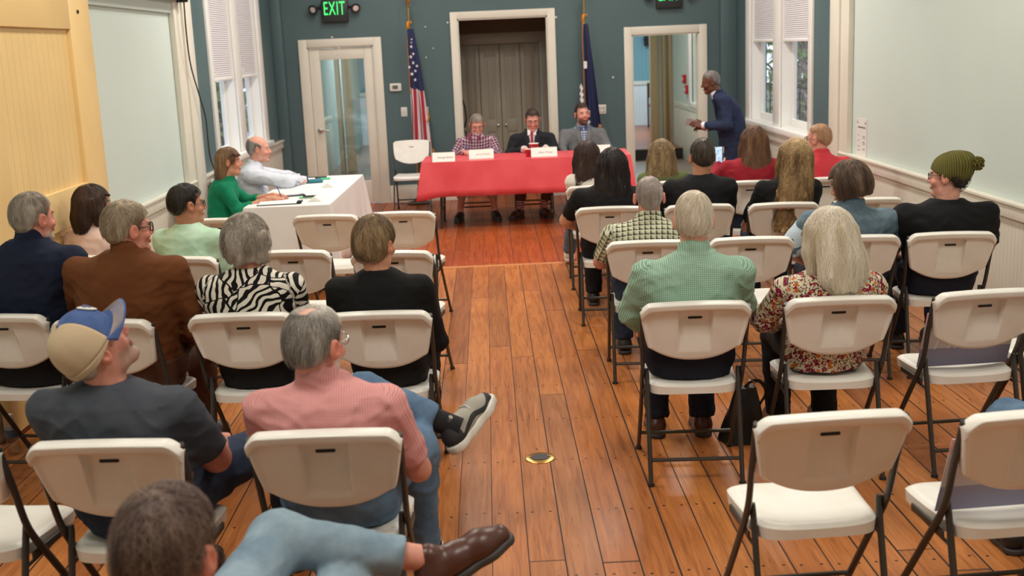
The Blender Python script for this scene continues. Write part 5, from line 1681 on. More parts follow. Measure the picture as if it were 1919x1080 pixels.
    def disp(amp):
        sd = seedv * 3.7
        def f(x, y, z):
            d = vnoise(x * 6, y * 6, z * 7, sd) * .005
            wx = vnoise(x * 7, y * 7, z * 7, sd + 9) * .6
            r = vnoise(x * 8 + z * 5 + wx, y * 8, z * 22 - np.abs(x) * 12 + wx, sd + 1)
            r2 = vnoise(x * 5 - z * 6 - wx, y * 5, z * 12 + np.abs(x) * 9 + wx, sd + 6)
            d = d + (1 - np.abs(r)) ** 3 * -.0042 + (1 - np.abs(r2)) ** 3 * -.0055 + vnoise(x * 22, y * 22, z * 40, sd + 2) * .0018
            return d * amp
        return f
    def garment(name, mtl, infl, hem_z, slv, arm_infl, collar_, amp, extra=None, top=.992):
        Fs = Field()
        rr = rows(infl, hem_z, top=top)
        Fs.loft(rr, .045)
        segs = []
        for s in (-1, 1):
            a = arms[s]; e, w = np.array(a['e'], float), np.array(a['w'], float)
            if slv == 'none': continue
            if slv == 'short':
                end = sh[s] + (e - sh[s]) * .80
                Fs.rc(sh[s], end, (.058 + arm_infl) * sleeve_r, (.056 + arm_infl) * sleeve_r, .05); segs.append((sh[s], end))
                dd = (e - sh[s]) / np.linalg.norm(e - sh[s])
                Fs.fn(lambda x_, y_, z_, c=end, dd=dd: -((x_ - c[0]) * dd[0] + (y_ - c[1]) * dd[1] + (z_ - c[2]) * dd[2]), end - .01 + np.minimum(dd, 0) * .1 - .05, end + .01 + np.maximum(dd, 0) * .1 + .05, .004, True)
            else:
                we = w if slv == 'long' else e + (w - e) * .40
                r3 = .036 if slv == 'long' else .043
                Fs.rc(sh[s], e, (.058 + arm_infl) * sleeve_r, (.049 + arm_infl) * sleeve_r, .05); Fs.rc(e, we, (.049 + arm_infl) * sleeve_r, (r3 + arm_infl), .03)
                dd = (we - e) / np.linalg.norm(we - e)
                Fs.fn(lambda x_, y_, z_, c=we + dd * .004, dd=dd: -((x_ - c[0]) * dd[0] + (y_ - c[1]) * dd[1] + (z_ - c[2]) * dd[2]), we + np.minimum(dd, 0) * .09 - .045, we + np.maximum(dd, 0) * .09 + .045, .004, True)
                segs += [(sh[s], e), (e, we)]
        if collar_:
            up = Wf((0, -.022, -.055)) - nb; up /= np.linalg.norm(up)
            cc = nb + up * .03
            Fs.rc(nb, cc + up * .02, .074 * hs * neck_r, .066 * hs * neck_r, .012)
            Fs.fn(lambda x_, y_, z_, c=nb: (T + collar_ - .35 * (y_ - c[1])) - z_ + 0 * x_, (nb[0] - .15, nb[1] - .15, T - .02), (nb[0] + .15, nb[1] + .15, T + .2), .003, True)
        if extra: extra(Fs, rows, cyt)
        P, Q = Fs.mesh(hcl, disp=disp(amp), pad=.03)
        o = obj_np(name, P, Q, mtl, root)
        # pattern coordinates
        cy_ = np.interp(P[:, 2], rr[:, 0], rr[:, 2]); cx_ = np.interp(P[:, 2], rr[:, 0], rr[:, 1])
        ang = np.arctan2(P[:, 0] - cx_, -(P[:, 1] - cy_) * 1.5 + 1e-6)
        pat = np.stack([P[:, 0] - cx_, P[:, 2] + (P[:, 1] - cy_) * .5, 0 * ang], 1)
        aa = np.interp(P[:, 2], rr[:, 0], rr[:, 3]); bb = np.interp(P[:, 2], rr[:, 0], rr[:, 4])
        dt = (np.sqrt(((P[:, 0] - cx_) / aa) ** 2 + ((P[:, 1] - cy_) / bb) ** 2) - 1) * np.minimum(aa, bb)
        best = dt - .008
        for (p0, p1) in segs:
            d = p1 - p0; L = np.linalg.norm(d); d = d / L
            t = np.clip((P - p0) @ d, 0, L); r = P - p0 - t[:, None] * d
            dist = np.linalg.norm(r, axis=1)
            k = dist - .055 < best
            e1 = np.cross(d, (0, 1, 0)); e1 /= np.linalg.norm(e1); e2 = np.cross(d, e1)
            pat[k] = np.stack([r @ e1, (P - p0) @ d + p0[2] * 3.1, 0 * t], 1)[k]
            best = np.where(k, dist - .055, best)
        pat_attr(o.data, pat)
        return o
    if shirt is not None:
        garment(shirt_name, shirt, 0.0, hem, sleeve, 0.0, collar, fold, shirt_fn)
    # ---------------- trousers
    if trousers is not None:
        Fs = Field()
        if standing:
            Fs.loft([(.78, 0, hy, .15, .115), (.9, 0, hy, .165, .12), (1.0, 0, hy, .155, .115)], .04)
        else:
            rr_ = rows(.008 if hem >= .52 else -.012); zz_ = np.linspace(seat + .001, max(hem + .03, seat + .12), 5)
            Fs.loft([(z_, *(np.interp(z_, rr_[:, 0], rr_[:, i]) for i in range(1, 5))) for z_ in zz_], .03)
        for s in (-1, 1):
            k_, a_ = np.array(lg[s]['k'], float), np.array(lg[s]['a'], float)
            up_ = .03 if lg[s].get('short', 0) == 0 else 0
            aend = a_ + (k_ - a_) * lg[s].get('cuff', .04)
            Fs.chain([hip[s], k_, aend], [.092, .070, .056], .035)
            dd = (aend - k_) / np.linalg.norm(aend - k_)
            Fs.fn(lambda x_, y_, z_, c=aend + dd * .012, dd=dd: -((x_ - c[0]) * dd[0] + (y_ - c[1]) * dd[1] + (z_ - c[2]) * dd[2]), aend + np.minimum(dd, 0) * .09 - .055, aend + np.maximum(dd, 0) * .09 + .055, .004, True)
        if not standing:
            Fs.fn(lambda x_, y_, z_: z_ - (seat + .001) + 0 * x_ + 0 * y_, (-.5, -.4, seat - .1), (.5, .24, seat + .001), .006, True)
        P, Q = Fs.mesh(hcl * 1.05, disp=disp(1.0), pad=.03)
        obj_np('trousers', P, Q, trousers, root)
    # ---------------- shoes
    kind, mu, ms = shoes
    if mu is not None:
        (uP, uQ), (sP, sQ) = shoe_parts(kind)
        for s in (-1, 1):
            if 'R' in lg[s]: M3 = np.array(lg[s]['R'])
            else: M3 = np.array(Matrix.Rotation(math.radians(lg[s]['f']), 3, 'Z'))
            org = np.array(lg[s]['a'], float) - M3 @ np.array((0, -.028, .095))
            o = obj_np('shoe', uP @ M3.T + org, uQ, mu, root); pat_attr(o.data, uP)
            sk = np.array((1.05, 1.03, 1.5)) if kind == 'sneaker' else np.array((1, 1, 1))
            obj_np('sole', (sP * sk) @ M3.T + org, sQ, ms or m_sole, o)
            if sock is not None:
                k_, a_ = np.array(lg[s]['k'], float), np.array(lg[s]['a'], float)
                MB().tube([a_ - (k_ - a_) * .12, a_ + (k_ - a_) * .16, a_ + (k_ - a_) * .34], [.042, .044, .05], 14).build('sock', sock, root, smooth=True)
    if hair is not None: build_hair(root, TT, hs, hair, near, seedv=seedv)
    info = dict(root=root, T=TT, hs=hs, W=Wf, rows=rows, cyt=cyt, garment=garment, near=near, nb=nb, sh=sh, arms=arms, zT=T)
    if extras: extras(info)
    return root

# ---- things worn
def hl(info):
    R, hc = info['T']
    return Matrix.Translation(hc) @ Matrix(R.tolist()).to_4x4() @ Matrix.Scale(info['hs'], 4)
def glasses(info, mtl=None, square=False, r=.0026):
    mtl = mtl or MATS['black_glossy']
    m = MB()
    for s in (-1, 1):
        pts = []
        for t in range(25):
            a = t * PI / 12
            cx, sz = math.cos(a), math.sin(a)
            if square: cx, sz = math.copysign(abs(cx) ** .6, cx), math.copysign(abs(sz) ** .6, sz)
            pts.append((s * .034 + .025 * cx, .104 - .012 * abs(s * .034 + .025 * cx) / .06, .004 + .020 * sz))
        m.tube(pts, r, 6)
        m.tube([(s * .059, .093, .012), (s * .078, .06, .012), (s * .083, .0, .010), (s * .084, -.022, -.008)], r, 6)
    m.tube([(-.010, .104, .008), (0, .107, .012), (.010, .104, .008)], r, 6)
    m.xf(hl(info))
    m.build('glasses', mtl, info['root'], smooth=True)

# ------------------------------------------------------------------ the cast
def sit(label, cx, cy, deg, hx, top, hly=-.075, yaw=0, pitch=0, roll=0, hs=1.0, tk=.012, **kw):
    a = math.radians(-deg)
    dx = (hx - cx)
    lx = dx * math.cos(a) - 0 * math.sin(a)
    T = kw.pop('T', top - .240 * hs)
    kw.setdefault('nx', lx * .7)
    return person(label, cx, cy, deg, T=T, head=(lx, hly, top - (.120 * hs + tk * hs), yaw, pitch, roll), hs=hs, **kw)

GREY3 = (C(92, 88, 84), C(150, 145, 138), C(206, 202, 194))
m_navy = cloth_mat('navy_polo', C(28, 36, 58), c2=C(24, 30, 50))
m_brown = cloth_mat('brown_wool', C(112, 66, 34), c2=C(98, 56, 28))
m_pinkblouse = cloth_mat('pale_pink_blouse', C(232, 202, 190))
m_mint = cloth_mat('mint_t_shirt', C(178, 216, 188), c2=C(196, 226, 202))
m_blacktop = cloth_mat('black_knit', C(20, 20, 21))
m_blackT = cloth_mat('black_cotton', C(24, 24, 26))
m_charcoal = cloth_mat('charcoal_t_shirt', C(72, 76, 84), c2=C(58, 62, 70))
m_pinkcheck = check_mat('pink_check_shirt', .0075, C(222, 166, 162), C(212, 148, 146), C(202, 132, 132))
m_gingham = check_mat('green_gingham_shirt', .0088, C(190, 210, 196), C(146, 182, 160), C(106, 152, 126))
m_plaid = check_mat('dark_plaid_shirt', .032, C(204, 202, 174), C(112, 116, 92), C(40, 43, 36), .42, line2=C(222, 222, 200))
m_maroonchk = check_mat('maroon_check_shirt', .032, C(104, 48, 66), C(180, 160, 176), C(222, 212, 220), .27)
m_maroonplain = cloth_mat('maroon_collar_cotton', C(122, 66, 82))
m_bluechk = check_mat('blue_gingham_shirt', .026, C(226, 230, 238), C(120, 138, 178), C(72, 92, 140), .45)
m_olive = cloth_mat('olive_green_top', C(92, 104, 62))
m_darkred = cloth_mat('dark_red_top', C(150, 34, 48))
m_polo = cloth_mat('coral_red_polo', C(214, 66, 76))
m_denim = denim_mat('faded_denim', C(56, 78, 98), C(116, 136, 148))
m_paleblue = cloth_mat('pale_blue_sleeve', C(196, 212, 226))
m_emerald = cloth_mat('emerald_knit', C(18, 134, 96), c2=C(14, 118, 84))
m_bluewhite = cloth_mat('pale_blue_shirt', C(212, 218, 230))
m_suitblack = cloth_mat('charcoal_suit', C(36, 38, 44))
m_suitgrey = cloth_mat('grey_blazer_wool', C(118, 120, 122), c2=C(106, 108, 110))
m_suitnavy = cloth_mat('navy_suit_wool', C(44, 54, 82), c2=C(36, 45, 70))
m_whiteshirt = cloth_mat('white_dress_shirt', C(232, 234, 240))
m_sweater = cloth_mat('cream_sweater', C(222, 214, 204))
m_redtie = cloth_mat('red_silk', C(172, 26, 44), rough=.5)
m_khaki = cloth_mat('khaki_cotton', C(196, 168, 150))
m_tan_trou = cloth_mat('brown_trousers', C(92, 62, 48))
m_socks = mat('black_socks', C(22, 22, 25), .9)
m_stripesock = mat('striped_socks', C(170, 40, 50), .9, fn=lambda g: dict(color=g.mix((g.xyz(g.obj())[2] / .03).fract().lt(.5), C(160, 40, 56), C(210, 196, 190))))
BS = ('shoe', m_shoe_black, None); BR = ('shoe', m_shoe_brown, None)

# ---- left block, rear row first
sit('person in a navy polo with short grey hair, seated beside the brown jacket', -2.24, 5.50, -8, -2.12, 1.375, yaw=-26, hs=.98, W=.285, belly=.04, T=1.155, skin='red', shirt=m_navy, sleeve='short', collar=.045, trousers=m_trou_black, shoes=BS, near=2, seedv=1,
    face=dict(beard=(C(190, 170, 160), -.055, True), brow=C(120, 104, 92)), hair=dict(kind='short', t=.010, cols=(C(92, 82, 72), C(140, 128, 114), C(196, 186, 172)), grad=((.3, .07), (.8, .05), C(190, 180, 168)), slen=.035, n=1500, sw=.0013, lift=.003, grav=.75))
sit('person with long dark brown hair in a pale pink blouse by the yellow door', -2.36, 7.05, -12, -2.37, 1.235, yaw=-42, hs=.97, W=.215, skin='fair', shirt=m_pinkblouse, trousers=m_trou_black, shoes=BS, near=1, seedv=2,
    hair=dict(kind='long', L=.175, w0=.088, w1=.098, t=.016, off=-.01, cols=(C(34, 24, 20), C(58, 40, 32), C(84, 60, 46)), slen=.24, n=1300, grav=.7, seg=10))
sit('person in a brown wool jacket with glasses and brushed grey-blond hair', -1.695, 5.30, -10, -1.625, 1.335, yaw=-40, hs=.99, W=.292, belly=.05, skin='red', T=1.115, shirt=m_brown, shirt_name='jacket', collar=.045, trousers=m_tan_trou, shoes=BS, near=2, seedv=3, sleeve_r=1.12,
    arms={-1: dict(e=(-.30, .08, .78), w=(-.12, .30, .60), d=(.3, 1, -.3), up=(0, .3, 1)), 1: dict(e=(.315, .02, .72), w=(.12, .28, .60), d=(-.2, 1, -.3), up=(0, .3, 1))},
    face=dict(brow=C(150, 130, 110), shape=dict(jaw=1.06)), hair=dict(kind='short', t=.014, cols=(C(92, 76, 56), C(142, 122, 96), C(196, 182, 158)), grad=((1.0, .10), (.4, .05), C(190, 174, 148)), slen=.055, n=1700, sw=.0014, lift=.006, grav=.55, comb=(-.5, -.2, 0), amp=.004),
    extras=lambda i: glasses(i, mat('tortoise_frame', C(70, 46, 30), .3), True, .0034))
sit('person in a mint green T-shirt with thick black hair and glasses', -1.77, 6.87, -9, -1.77, 1.235, yaw=-46, hs=.96, W=.222, skin='tan', shirt=m_mint, shirt_name='T_shirt', sleeve='short', trousers=m_jeans, shoes=BS, near=1, seedv=4,
    hair=dict(kind='short', t=.014, cols=(C(18, 15, 14), C(34, 29, 27), C(66, 58, 52)), slen=.05, n=1200, sw=.0015, grav=.6, lift=.004), extras=lambda i: glasses(i))
sit('person in a black and white zebra blouse with wavy short grey hair', -1.115, 5.30, -3, -1.11, 1.245, yaw=-22, hs=.98, W=.250, belly=.03, skin='warm', shirt=m_zebra, shirt_name='blouse', trousers=m_trou_black, shoes=BS, near=2, seedv=5, fold=.8,
    hair=dict(kind='bob', t=.020, w=.092, zb=-.086, lump=.012, cols=(C(92, 82, 72), C(152, 141, 128), C(208, 198, 186)), slen=.075, n=1700, wave=.004, amp=.007, gs=60, grav=.6, jit=.5, lift=.008, sw=.0015))
sit('person in a black top with short highlighted brown hair', -.505, 5.21, -3, -.525, 1.225, yaw=-28, hs=.97, W=.245, skin='warm', shirt=m_blacktop, shirt_name='top', trousers=m_trou_black, shoes=BS, near=2, seedv=6, fold=.8, belly=.02,
    hair=dict(kind='short', t=.021, lump=.008, taper=.09, cols=(C(64, 48, 34), C(122, 98, 70), C(190, 164, 122)), slen=.10, n=1900, amp=.005, grav=.62, sw=.0016, lift=.006, ys=[-.14, -.10, -.055, -.03, -.008, .014, .03, .06, .09, .13], zs=[-.110, -.110, -.085, -.045, -.005, -.025, .01, .03, .045, .055]))

# ---- trucker cap
def trucker_cap(i):
    R, hc = i['T']; M = hl(i) @ Matrix.Translation((0, -.008, .018)) @ Matrix.Rotation(math.radians(12), 4, 'X')
    blue = mat('faded_blue_twill', C(58, 84, 138), .85, fn=lambda g: dict(color=g.ramp(g.noise(g.obj(), 14, 4), [(.3, C(50, 74, 126)), (.7, C(78, 104, 156))]), bump=(g.noise(g.obj(), 500, 2), .3, .001)))
    tan = mat('tan_mesh_fabric', C(196, 174, 142), .85, fn=lambda g: dict(bump=(g.voro(g.obj(), 330), .4, .002)))
    cap = empty('cap', (0, 0, 0)); cap.parent = i['root']
    def dome(a0, a1, nu, r=1.0):
        def f(u, v):
            a = a0 + (a1 - a0) * u; e = v * PI / 2
            seam = .0025 * abs(math.sin(a * 3)) ** .5
            rx, ry, rz = .092, .110, .118
            k = math.cos(e) ** .72
            return ((rx * r + seam) * k * math.sin(a), (ry * r + seam) * k * math.cos(a), .0 + rz * r * math.sin(e) ** .95 + (.0))
        return f
    fm = MB().grid(dome(-1.12, 1.12, 24), 30, 18); fm.xf(M); o = fm.build('front_panel', blue, cap, smooth=True, auto=False)
    s_ = o.modifiers.new('thickness', 'SOLIDIFY'); s_.thickness = .003
    bm_ = MB().grid(dome(1.12, 2 * PI - 1.12, 24), 44, 18)
    bm_.grid(lambda u, v: ((.092 + .001) * math.sin(1.12 + (2 * PI - 2.24) * u) * (1 - .02 * v), (.110 + .001) * math.cos(1.12 + (2 * PI - 2.24) * u), -.022 * v * min(1, 4 * u * (1 - u) * 1.6)), 44, 4)
    bm_.xf(M); o = bm_.build('mesh_panel', tan, cap, smooth=True, auto=False); s_ = o.modifiers.new('thickness', 'SOLIDIFY'); s_.thickness = .003
    def brim(u, v):
        a = -1.22 + 2.44 * u; x0, y0 = .091 * math.sin(a), .109 * math.cos(a)
        ln = .068 * max(0, math.cos(a * 1.22)) ** .55
        y = y0 + ln * v; x = x0 * (1 + .06 * v)
        return (x, y, .002 - .010 * v * v - 2.6 * x * x * (.4 + .9 * v) + .010)
    b_ = MB().grid(brim, 36, 14); b_.xf(M); bo = b_.build('brim', blue, cap, smooth=True, auto=False); s_ = bo.modifiers.new('thickness', 'SOLIDIFY'); s_.thickness = .004; s_.offset = 0
    st = MB()
    for v in [.30 + .085 * k for k in range(8)]:
        pts = [Vector(brim(u / 30, v)) + Vector((0, 0, .0025)) for u in range(1, 30)]; st.tube(pts, .0011, 4)
    st.xf(M); st.build('brim_stitching', tan, bo)
    f = dome(-1.12, 1.12, 24, 1.025)
    pm = MB(); n = 28
    ring = lambda k, s: f(.5 + .155 * s * math.cos(2 * PI * k / n), .44 + .18 * s * math.sin(2 * PI * k / n))
    for s0, s1 in ((1, .7), (.7, .35)):
        pm.add([ring(k, s0) for k in range(n)] + [ring(k, s1) for k in range(n)], [(k, (k + 1) % n, n + (k + 1) % n, n + k) for k in range(n)])
    pm.add([ring(k, .35) for k in range(n)], [tuple(range(n))]); pm.xf(M)
    po = pm.build('oval_patch', mat('patch_cream', C(216, 214, 206), .8), cap, smooth=True, auto=False); s_ = po.modifiers.new('thickness', 'SOLIDIFY'); s_.thickness = .0025; s_.offset = 1
    f2 = dome(-1.12, 1.12, 24, 1.052); mm = MB()
    for (ua, va, ub, vb) in ((.43, .40, .50, .44), (.50, .38, .50, .52), (.50, .44, .57, .40), (.45, .50, .49, .46), (.51, .46, .56, .50), (.41, .46, .45, .43)):
        mm.tube([f2(ua, va), f2((ua + ub) / 2, (va + vb) / 2), f2(ub, vb)], .004, 6)
    mm.xf(M); mm.build('patch_emblem', mat('patch_blue', C(92, 100, 140), .8), po)
    bt = MB().lathe([(.007, 0), (.006, .004), (0, .006)], (0, 0, .117), 10); bt.xf(M); bt.build('top_button', blue, cap)
sit('person in a blue and tan trucker cap and charcoal T-shirt, head tilted up', -1.175, 3.62, -4, -1.245, 1.195, hly=-.10, yaw=-47, pitch=-35, roll=0, hs=1.0, tk=.0, W=.275, belly=.05, T=.975, skin='red', shirt=m_charcoal, shirt_name='T_shirt', sleeve='short', trousers=m_jeans_dark, shoes=BS, near=2, seedv=7, neck_r=1.12,
    arms={-1: dict(e=(-.265, .06, .66), w=(-.13, .28, .58), d=(.3, 1, -.3), up=(0, .3, 1)), 1: dict(e=(.232, .04, .66), w=(.16, .31, .63), d=(-.3, 1, -.2), up=(0, .3, 1))}, arm_r=1.15,
    legs={1: dict(k=(.30, .52, .56), a=(.32, .62, .095), f=-10), -1: dict(k=(-.05, .50, .50), a=(-.02, .46, .095), f=0)},
    face=dict(beard=(C(172, 138, 120), -.03, True), brow=C(110, 92, 78), shape=dict(jaw=1.08)), hair=dict(kind='short', t=.006, cols=(C(120, 104, 90), C(150, 134, 118), C(190, 176, 160)), slen=.02, n=500, sw=.0011, bald=((0, 0, .14), (.12, .14, .125))), extras=trucker_cap)

# ---- man in the pink shirt, ankle crossed over the other knee
def sneak_fn(g):
    x, y, z = g.xyz(g.attr('pat'))
    wave = z - (y * 34.0).sin() * .011 - .052
    band = wave.abs().lt(.011)
    heel = y.lt(-.035) * z.gt(.05)
    toe = y.gt(.165) * z.lt(.045)
    low = z.lt(.033)
    c = g.mix(band.max(heel).max(toe).max(low), C(158, 154, 142), C(40, 40, 42))
    return dict(color=c, bump=(g.noise(g.obj(), 300, 2), .3, .001))
m_sneak = mat('grey_black_sneaker', C(150, 146, 136), .7, fn=sneak_fn)
_e = np.array((.45, .80, .40)); _e /= np.linalg.norm(_e); _up = np.array((-.45, -.15, .85)); _x = np.cross(_e, _up); _x /= np.linalg.norm(_x); _zz = np.cross(_x, _e)
RC = np.stack([_x, _e, _zz], 1)
def sneaker_laces(i):
    lg_a = np.array((.315, .56, .56)); org = lg_a - RC @ np.array((0, -.028, .095))
    m = MB()
    for k in range(4):
        yy = .080 + k * .020; zz = .098 - k * .0085
        m.tube([(-.030, yy - .004, zz - .016), (-.012, yy, zz), (.012, yy, zz), (.030, yy - .004, zz - .016)], .0032, 6)
    m.xf(Matrix.Translation(org) @ Matrix(RC.tolist()).to_4x4())
    sh = [c for c in i['root'].children if c.name.startswith('shoe')][0]
    m.build('laces', mat('pale_laces', C(206, 202, 192), .8), sh, smooth=True)
    glasses(i, MATS['brushed_chrome'], False, .0018)
sit('person in a pink checked shirt and jeans with legs crossed, thinning grey hair', -.53, 3.62, -2, -.565, 1.185, hly=-.10, yaw=-30, hs=.99, W=.258, belly=.05, T=.945, skin='red', shirt=m_pinkcheck, collar=.032, sleeve='short', trousers=m_jeans, shoes=('sneaker', m_sneak, m_sole_white), sock=m_socks, near=2, seedv=8, fold=1.25,
    arms={-1: dict(e=(-.245, .06, .66), w=(-.08, .30, .62), d=(.4, 1, -.2), up=(0, .3, 1)), 1: dict(e=(.250, .0, .60), w=(.12, .26, .62), d=(-.5, 1, 0), up=(0, .3, 1))},
    legs={-1: dict(k=(.0, .58, .69), a=(.315, .56, .56), R=RC, cuff=.22), 1: dict(k=(.20, .46, .52), a=(.20, .52, .095), f=0)},
    face=dict(beard=(C(196, 184, 174), -.03, True), brow=C(170, 160, 150), scalp=C(214, 158, 138)),
    hair=dict(kind='short', t=.013, cols=(C(80, 74, 68), C(126, 119, 110), C(188, 182, 172)), grad=((.8, .08), (.6, .045), C(230, 224, 212)), slen=.065, n=1800, sw=.0014, grav=.6, comb=(-.2, -.2, -.1), lift=.004, bald=((0.0, -.035, .135), (.040, .052, .030))), extras=sneaker_laces)

# ---- man closest to the camera
_e2 = np.array((.80, .45, .32)); _e2 /= np.linalg.norm(_e2); _u2v = np.array((-.40, -.1, .9)); _x2 = np.cross(_e2, _u2v); _x2 /= np.linalg.norm(_x2)
RC2 = np.stack([_x2, _e2, np.cross(_x2, _e2)], 1)
sit('person closest to the camera with dark brown hair and faded jeans, leg crossed', -.68, 2.42, 0, -.67, 1.125, hly=-.26, yaw=-14, roll=0, hs=1.06, W=.27, T=.88, hy=.02, ny=-.21, cv=.05, skin='red', shirt=cloth_mat('dark_grey_shirt', C(52, 54, 60)), sleeve='short', trousers=m_jeans_light, shoes=('loafer', m_shoe_brown, None), near=2, seedv=9, neck_r=1.1,
    legs={-1: dict(k=(.06, .545, .655), a=(.46, .62, .545), R=RC2, cuff=.22), 1: dict(k=(.23, .52, .50), a=(.25, .50, .095), f=-8)},
    arms={s: dict(e=(s * .27, .08, .62), w=(s * .07, .22, .60), d=(-s * .3, 1, -.2), up=(0, .3, 1)) for s in (-1, 1)},
    hair=dict(kind='short', t=.016, cols=(C(58, 44, 38), C(96, 74, 64), C(150, 128, 114)), slen=.05, n=1900, sw=.0015, amp=.006, gs=50, grav=.5, jit=.5, lift=.010))

# ---- right block
LB = dict(kind='long', grav=.75, seg=12, slen=.45, n=1100)
sit('person with long dark hair in a cream sweater nearest the red table', .84, 9.38, -4, .78, 1.175, hs=.95, W=.205, skin='fair', shirt=m_sweater, shirt_name='sweater', trousers=m_jeans, shoes=('shoe', m_sole_white, m_sole_white), near=0, seedv=10, yaw=8, legs={-1: dict(k=(-.17, .50, .50), a=(-.23, .90, .12), f=0)},
    hair=dict(LB, L=.36, w0=.092, w1=.125, t=.016, off=.0, cols=(C(38, 28, 24), C(60, 44, 38), C(88, 64, 54))))
sit('person with wavy light brown hair in an olive top in front of the open doorway', 1.42, 9.44, -4, 1.385, 1.155, hs=.95, W=.215, skin='fair', shirt=m_olive, shirt_name='top', trousers=m_jeans, shoes=BS, near=0, seedv=11,
    hair=dict(LB, L=.27, w0=.096, w1=.135, t=.018, off=.0, wave=.010, amp=.008, gs=55, cols=(C(84, 66, 46), C(134, 110, 78), C(188, 164, 120)), jit=.35))
sit('person with long straight brown hair in dark red, holding up a phone', 2.03, 9.25, -4, 2.09, 1.245, hs=.96, W=.255, skin='fair', shirt=m_darkred, shirt_name='top', trousers=m_jeans_dark, shoes=BS, near=0, seedv=12, yaw=8, belly=.02,
    arms={-1: dict(e=(-.27, .10, .76), w=(-.17, .34, .90), d=(.0, .5, 1), up=(0, -1, .4), curl=.6), 1: dict(e=(.27, .08, .74), w=(.10, .28, .60), d=(-.25, 1, -.3), up=(0, .3, 1))},
    hair=dict(LB, L=.42, w0=.098, w1=.150, t=.018, off=.0, cols=(C(66, 44, 32), C(108, 76, 54), C(150, 112, 82)), amp=.003))
e = empty('mobile_phone', (1.885, 9.60, .985), math.radians(-4), 'lit phone held up by the woman in dark red', 'phone')
MB().rbox((-.036, -.004, -.075), (.036, .004, .075), .004, 2).build('case', m_black, e, smooth=True)
MB().box((-.032, -.0052, -.068), (.032, -.0042, .068)).build('screen', mat('lit_screen', C(180, 210, 230), .3, emit=C(170, 205, 235), estr=.9, fn=lambda g: dict(color=g.ramp(g.noise(g.obj(), 40, 1), [(.4, C(90, 120, 150)), (.6, C(220, 235, 245))]))), e)
sit('person in a coral red polo with cropped ginger hair and glasses by the window', 2.62, 9.25, -2, 2.60, 1.245, yaw=46, hs=.98, W=.255, belly=.03, skin='pink', shirt=m_polo, sleeve='short', collar=.02, trousers=m_khaki, shoes=BR, near=0, seedv=13,
    face=dict(brow=C(170, 120, 80)), hair=dict(kind='short', t=.0075, cols=(C(142, 104, 76), C(176, 134, 102), C(200, 162, 128)), slen=.02, n=900, sw=.0012, lift=.003, zs=[-.06, -.06, -.035, .0, .025, .01, .040, .060, .074, .082]), extras=lambda i: glasses(i))
sit('person with long black hair and black T-shirt on the aisle, ahead of plaid', .82, 8.15, -4, .85, 1.215, hs=.97, W=.275, belly=.04, skin='warm', shirt=m_blackT, shirt_name='T_shirt', sleeve='short', trousers=m_trou_black, shoes=BS, near=0, seedv=14, arm_r=1.2,
    arms={-1: dict(e=(-.30, .06, .70), w=(-.14, .26, .58), d=(.3, 1, -.3), up=(0, .3, 1)), 1: dict(e=(.30, .06, .70), w=(.14, .26, .58), d=(-.3, 1, -.3), up=(0, .3, 1))},
    hair=dict(LB, L=.42, w0=.102, w1=.145, t=.022, off=.0, cols=(C(17, 14, 14), C(30, 24, 24), C(62, 48, 46)), amp=.003))
sit('person in a black T-shirt with short dark hair behind the plaid shirt', 1.42, 8.07, -4, 1.465, 1.265, yaw=4, hs=1.0, W=.255, skin='tan', shirt=m_blackT, shirt_name='T_shirt', sleeve='short', trousers=m_trou_navy, shoes=BS, near=0, seedv=15, neck_r=1.08,
    hair=dict(kind='short', t=.015, cols=(C(34, 28, 24), C(58, 48, 40), C(102, 88, 74)), slen=.035, n=1300, sw=.0014, grav=.5, jit=.4, lift=.006))
sit('person with long tangled blond hair falling over the chair back', 1.975, 7.98, -5, 2.085, 1.235, hly=-.06, hs=.97, roll=6, yaw=12, W=.23, skin='fair', shirt=m_blacktop, shirt_name='top', sleeve='short', trousers=m_jeans_dark, shoes=BS, near=0, seedv=16,
    hair=dict(LB, L=.50, w0=.100, w1=.115, t=.022, off=-.10, wave=.012, amp=.012, gs=45, sway=-.10, jit=.34, lift=.012, sw=.0012, slen=.52, cols=(C(74, 54, 34), C(128, 98, 62), C(190, 158, 108)), grad=((1.0, .12), (.0, .02), C(196, 168, 124))))
sit('person in a dark plaid shirt with cropped grey hair on the aisle', .885, 6.72, -4, .91, 1.185, hs=1.0, W=.262, T=.94, belly=.03, skin='red', shirt=m_plaid, sleeve='short', collar=.03, trousers=m_jeans_dark, shoes=BS, near=1, seedv=17, fold=.8,
    arms={-1: dict(e=(-.262, .06, .66), w=(-.13, .27, .58), d=(.3, 1, -.3), up=(0, .3, 1)), 1: dict(e=(.25, .06, .68), w=(.12, .27, .58), d=(-.3, 1, -.3), up=(0, .3, 1))},
    face=dict(scalp=C(196, 150, 136)), hair=dict(kind='short', t=.005, cols=(C(112, 100, 94), C(152, 140, 134), C(200, 190, 182)), slen=.016, n=1600, sw=.0010, lift=.002, bald=((0, -.02, .150), (.028, .05, .030))))
def pale_sleeve(i):  # paler blue sleeve laid over the left arm only
    s = -1; a = i['sh'][s]; e = np.array(i['arms'][s]['e'])
    Fs = Field(); end = a + (e - a) * .92; st = a + (e - a) * .25
    Fs.rc(st, end, .074, .071, .03); dd = (e - a) / np.linalg.norm(e - a)
    Fs.fn(lambda x, y, z: -((x - end[0]) * dd[0] + (y - end[1]) * dd[1] + (z - end[2]) * dd[2]), end - .12, end + .12, .004, True)
    P, Q = Fs.mesh(.012, pad=.03, disp=lambda x, y, z: vnoise(x * 14, y * 14, z * 22, 4) * .004)
    obj_np('sleeve', P, Q, m_paleblue, i['root'])
